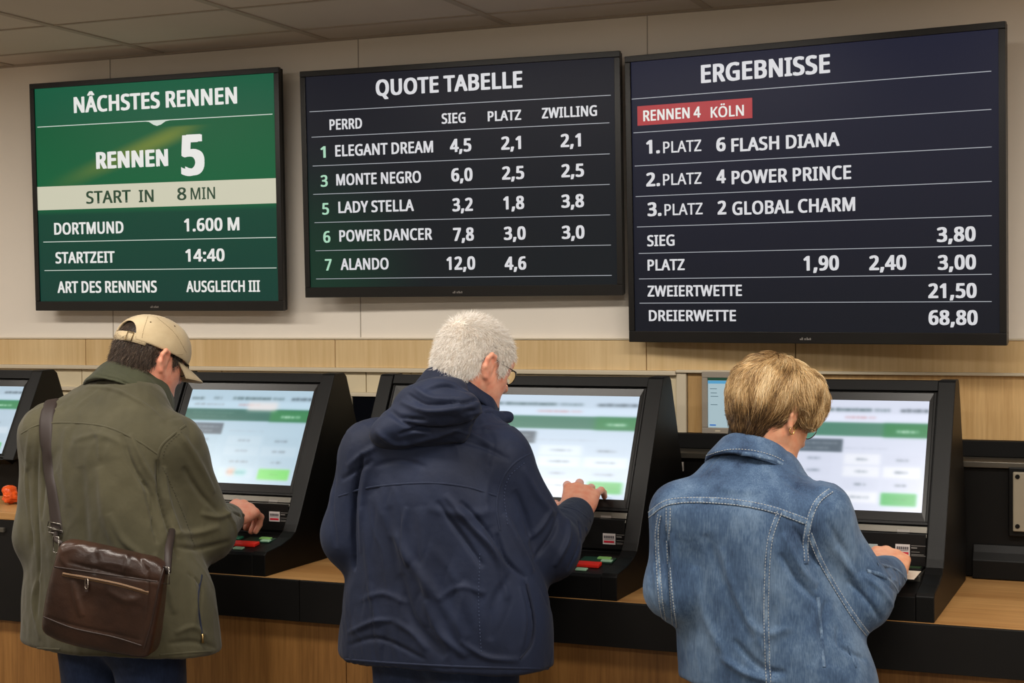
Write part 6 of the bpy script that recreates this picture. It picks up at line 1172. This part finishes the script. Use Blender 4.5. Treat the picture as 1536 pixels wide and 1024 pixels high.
MB().tube(hoop, .0013, 8, closed=True).build('earring', simple('gold', (220, 180, 110), .2, metal=1), wom, True)
glasses(hw3, hR3, 1, wom, .0011, m_gold)
# ================================================================ brown leather shoulder satchel
m_lea, nt, b = newmat('brown_leather'); tc = N(nt, 'ShaderNodeTexCoord'); n1 = N(nt, 'ShaderNodeTexNoise'); n1.inputs['Scale'].default_value = 8; n1.inputs['Detail'].default_value = 5; L(nt, tc.outputs['Object'], n1.inputs['Vector'])
r_ = N(nt, 'ShaderNodeValToRGB'); r_.color_ramp.elements[0].position = .35; r_.color_ramp.elements[1].position = .7; r_.color_ramp.elements[0].color = (*lin((40, 24, 18)), 1); r_.color_ramp.elements[1].color = (*lin((66, 42, 30)), 1)
L(nt, n1.outputs['Fac'], r_.inputs[0]); L(nt, r_.outputs[0], b.inputs['Base Color']); b.inputs['Roughness'].default_value = .34; b.inputs['Specular IOR Level'].default_value = .5
v1 = N(nt, 'ShaderNodeTexVoronoi'); v1.inputs['Scale'].default_value = 420; L(nt, tc.outputs['Object'], v1.inputs['Vector']); n4 = N(nt, 'ShaderNodeTexNoise'); n4.inputs['Scale'].default_value = 30; n4.inputs['Detail'].default_value = 5; L(nt, tc.outputs['Object'], n4.inputs['Vector'])
bp = N(nt, 'ShaderNodeBump'); bp.inputs['Strength'].default_value = .25; bp.inputs['Distance'].default_value = .0006; L(nt, v1.outputs['Distance'], bp.inputs['Height']); b2 = N(nt, 'ShaderNodeBump'); b2.inputs['Strength'].default_value = .4; b2.inputs['Distance'].default_value = .004; L(nt, n4.outputs['Fac'], b2.inputs['Height']); L(nt, bp.outputs[0], b2.inputs['Normal']); L(nt, b2.outputs[0], b.inputs['Normal'])
m_strap = simple('strap_webbing', (40, 28, 24), .6, bump=(600, .3, .0006)); m_lea2 = simple('leather_edge', (40, 24, 18), .5)
# where the satchel rests against the jacket
hb = hit(T1, 165, 890); BY = 3.045
bc = K(161, 896, BY+.035); bR = frame(-16, -5, 0)@np.array(Matrix.Rotation(math.radians(12.5), 3, 'Y'))
def bw(x, y, z): return bc+bR@V3(x, y, z)
def satf(P):
    q = (P-bc)@bR; t = (q[:, 2]+.115)/.23; hx = .141-.006*np.clip(t, 0, 1); hy = .050-.016*np.clip(t, 0, 1)**2; hz = .121
    e = (np.abs(q[:, 0]/hx)**9+np.abs(q[:, 2]/hz)**9)**(1/9); a = (e-1)*.115; bulge = hy*(1-.25*np.clip(e, 0, 1)**4); y = np.abs(q[:, 1])-bulge
    return smax(a, y, .016)
satchel = empty('shoulder_satchel', tuple(bc), 'brown leather shoulder satchel with a zip, hanging behind the man in the olive jacket', 'satchel')
body_, Vb, Qb, Tb = cloth('satchel_body', satf, bc-.22, bc+.22, .0034, m_lea, satchel, [([(70, 925), (120, 940), (180, 952), (216, 962)], -1.5, 3), ([(100, 842), (150, 855), (210, 868), (245, 872)], -2.5, 3.5), ([(110, 870), (116, 900), (122, 925)], 4, 8), ([(185, 812), (190, 840), (186, 862)], 4, 7), ([(205, 816), (212, 840), (220, 858)], -3, 6), ([(222, 850), (222, 900), (212, 960)], -3, 4), ([(160, 885), (190, 900), (212, 895)], 2.5, 9), ([(140, 820), (145, 845), (140, 862)], -3, 8)],
    ((71, 16, 2.0), (72, 40, .7), (73, 20, 2.5, 1)), (1, 1, 1))
band('zip_tape', Tb, [(94, 861), (130, 867), (180, 877), (222, 889)], .009, simple('zip_tan', (112, 84, 56), .55), body_, .0004, .0016)
band('zip_teeth', Tb, [(95, 861), (130, 867), (180, 877), (221, 889)], .003, simple('zip_brass', (60, 44, 30), .35, metal=.7), body_, .0022, .0008)
band('piping', Tb, [(66, 925), (110, 942), (170, 955), (212, 968)], .004, m_lea2, body_, .0004, .0016)
band('piping', Tb, [(246, 850), (238, 880), (228, 930), (216, 972)], .005, m_lea2, body_, .0004, .002)
band('flap_edge', Tb, [(82, 850), (130, 857), (180, 864), (236, 872)], .004, m_lea2, body_, .0003, .0012)
h_ = hit(Tb, 131, 868); p0, nn = h_; dn = nrm(V3(.0, 0, -1)-nn*(-nn[2])); sd = np.cross(dn, nn)
pl = [p0+nn*.004+dn*a+sd*b_ for a, b_ in ((.0, -.003), (.020, -.004), (.024, 0), (.020, .004), (.0, .003))]
MB().tube(pl, .0013, 8, closed=True).build('zip_pull', simple('nickel', (150, 140, 130), .25, metal=.95), body_, True)
q = MB(); q.add([p0+nn*.0045+dn*a+sd*b_ for a, b_ in ((.012, -.0035), (.030, -.004), (.030, .004), (.012, .0035))]+[p0+nn*.002+dn*a+sd*b_ for a, b_ in ((.012, -.0035), (.030, -.004), (.030, .004), (.012, .0035))], [(0, 1, 2, 3), (7, 6, 5, 4), (0, 4, 5, 1), (1, 5, 6, 2), (2, 6, 7, 3), (3, 7, 4, 0)]); q.build('pull_tab', m_lea2, body_)
# strap over the shoulder: follows the jacket, then drops to the satchel's corner
st = band('strap', T1, [(103, 580), (88, 590), (76, 605), (70, 630), (69, 665), (72, 700), (78, 740), (83, 775), (86, 800)], .038, m_strap, satchel, .0015, .0025, width2=.036)
m_buckle = simple('steel_buckle', (140, 136, 130), .25, metal=.95)
def loop_at(px, py, w_, h__, T, par, name='buckle', r=.0017, off=.006):
    a = hit(T, px, py)
    if a is None: return
    p, n_ = a; u_ = nrm(V3(.12, 0, 1)-n_*np.dot(n_, V3(.12, 0, 1))); s_ = np.cross(u_, n_); c = p+n_*off
    MB().tube([c+s_*a_*w_/2+u_*b_*h__/2 for a_, b_ in ((-1, -1), (1, -1), (1, 1), (-1, 1))], r, 8, closed=True).build(name, m_buckle, par, True)
if st is not None:
    loop_at(84, 788, .042, .014, T1, st); loop_at(86, 797, .042, .010, T1, st)
tl = bw(-.134, .0, .104); hs = hit(T1, 86, 800); a0 = hs[0]+hs[1]*.006
MB().tube([a0, (a0+tl)/2+V3(.0, -.012, 0), tl], .006, 8).build('strap_tab', m_strap, satchel, True)
lp = [tl+V3(-.006, -.012, .0)+V3(a*.008, 0, b_*.018) for a, b_ in ((-1, -1), (0, -1.2), (1, -1), (1, 1), (-1, 1))]
MB().tube(lp, .0018, 8, closed=True).build('snap_hook', m_buckle, satchel, True)
tr = bw(.132, .0, .098); h2 = hit(T1, 270, 786)
if h2: 
    e0 = h2[0]-h2[1]*.02; m_ = MB(); m_.tube([e0, (e0+tr)/2+V3(.01, -.02, 0), tr+V3(.006, -.006, 0)], [.009, .010, .009], 10); m_.build('strap_end', m_strap, satchel, True)
lp = [tr+V3(.006, -.014, -.008)+V3(a*.010, 0, b_*.020) for a, b_ in ((-1, -1), (1, -1), (1, 1), (-1, 1))]
MB().tube(lp, .0018, 8, closed=True).build('snap_hook', m_buckle, satchel, True)
# ---------------------------------------------------------------- light
def area(name, x, y, sx, sy, power, col, z=CZ-.02):
    d = bpy.data.lights.new(name, 'AREA'); d.shape = 'RECTANGLE'; d.size = sx; d.size_y = sy; d.energy = power; d.color = col
    o = bpy.data.objects.new(name, d); COL.objects.link(o); o.location = (x, y, z); o['kind'] = 'structure'; return o
for x in (-4.1, -2.2, -.3, 1.5):
    for y, p in ((2.65, 29), (.4, 23)):
        area('ceiling_light', x, y, 1.2, .3, p, (1, .93, .84))
w = bpy.data.worlds.new('world'); SC.world = w; w.use_nodes = True
w.node_tree.nodes['Background'].inputs[0].default_value = (.9, .92, 1, 1); w.node_tree.nodes['Background'].inputs[1].default_value = .05
SC.view_settings.view_transform = 'Standard'; SC.view_settings.look = 'None'; SC.view_settings.exposure = 0; SC.view_settings.gamma = 1
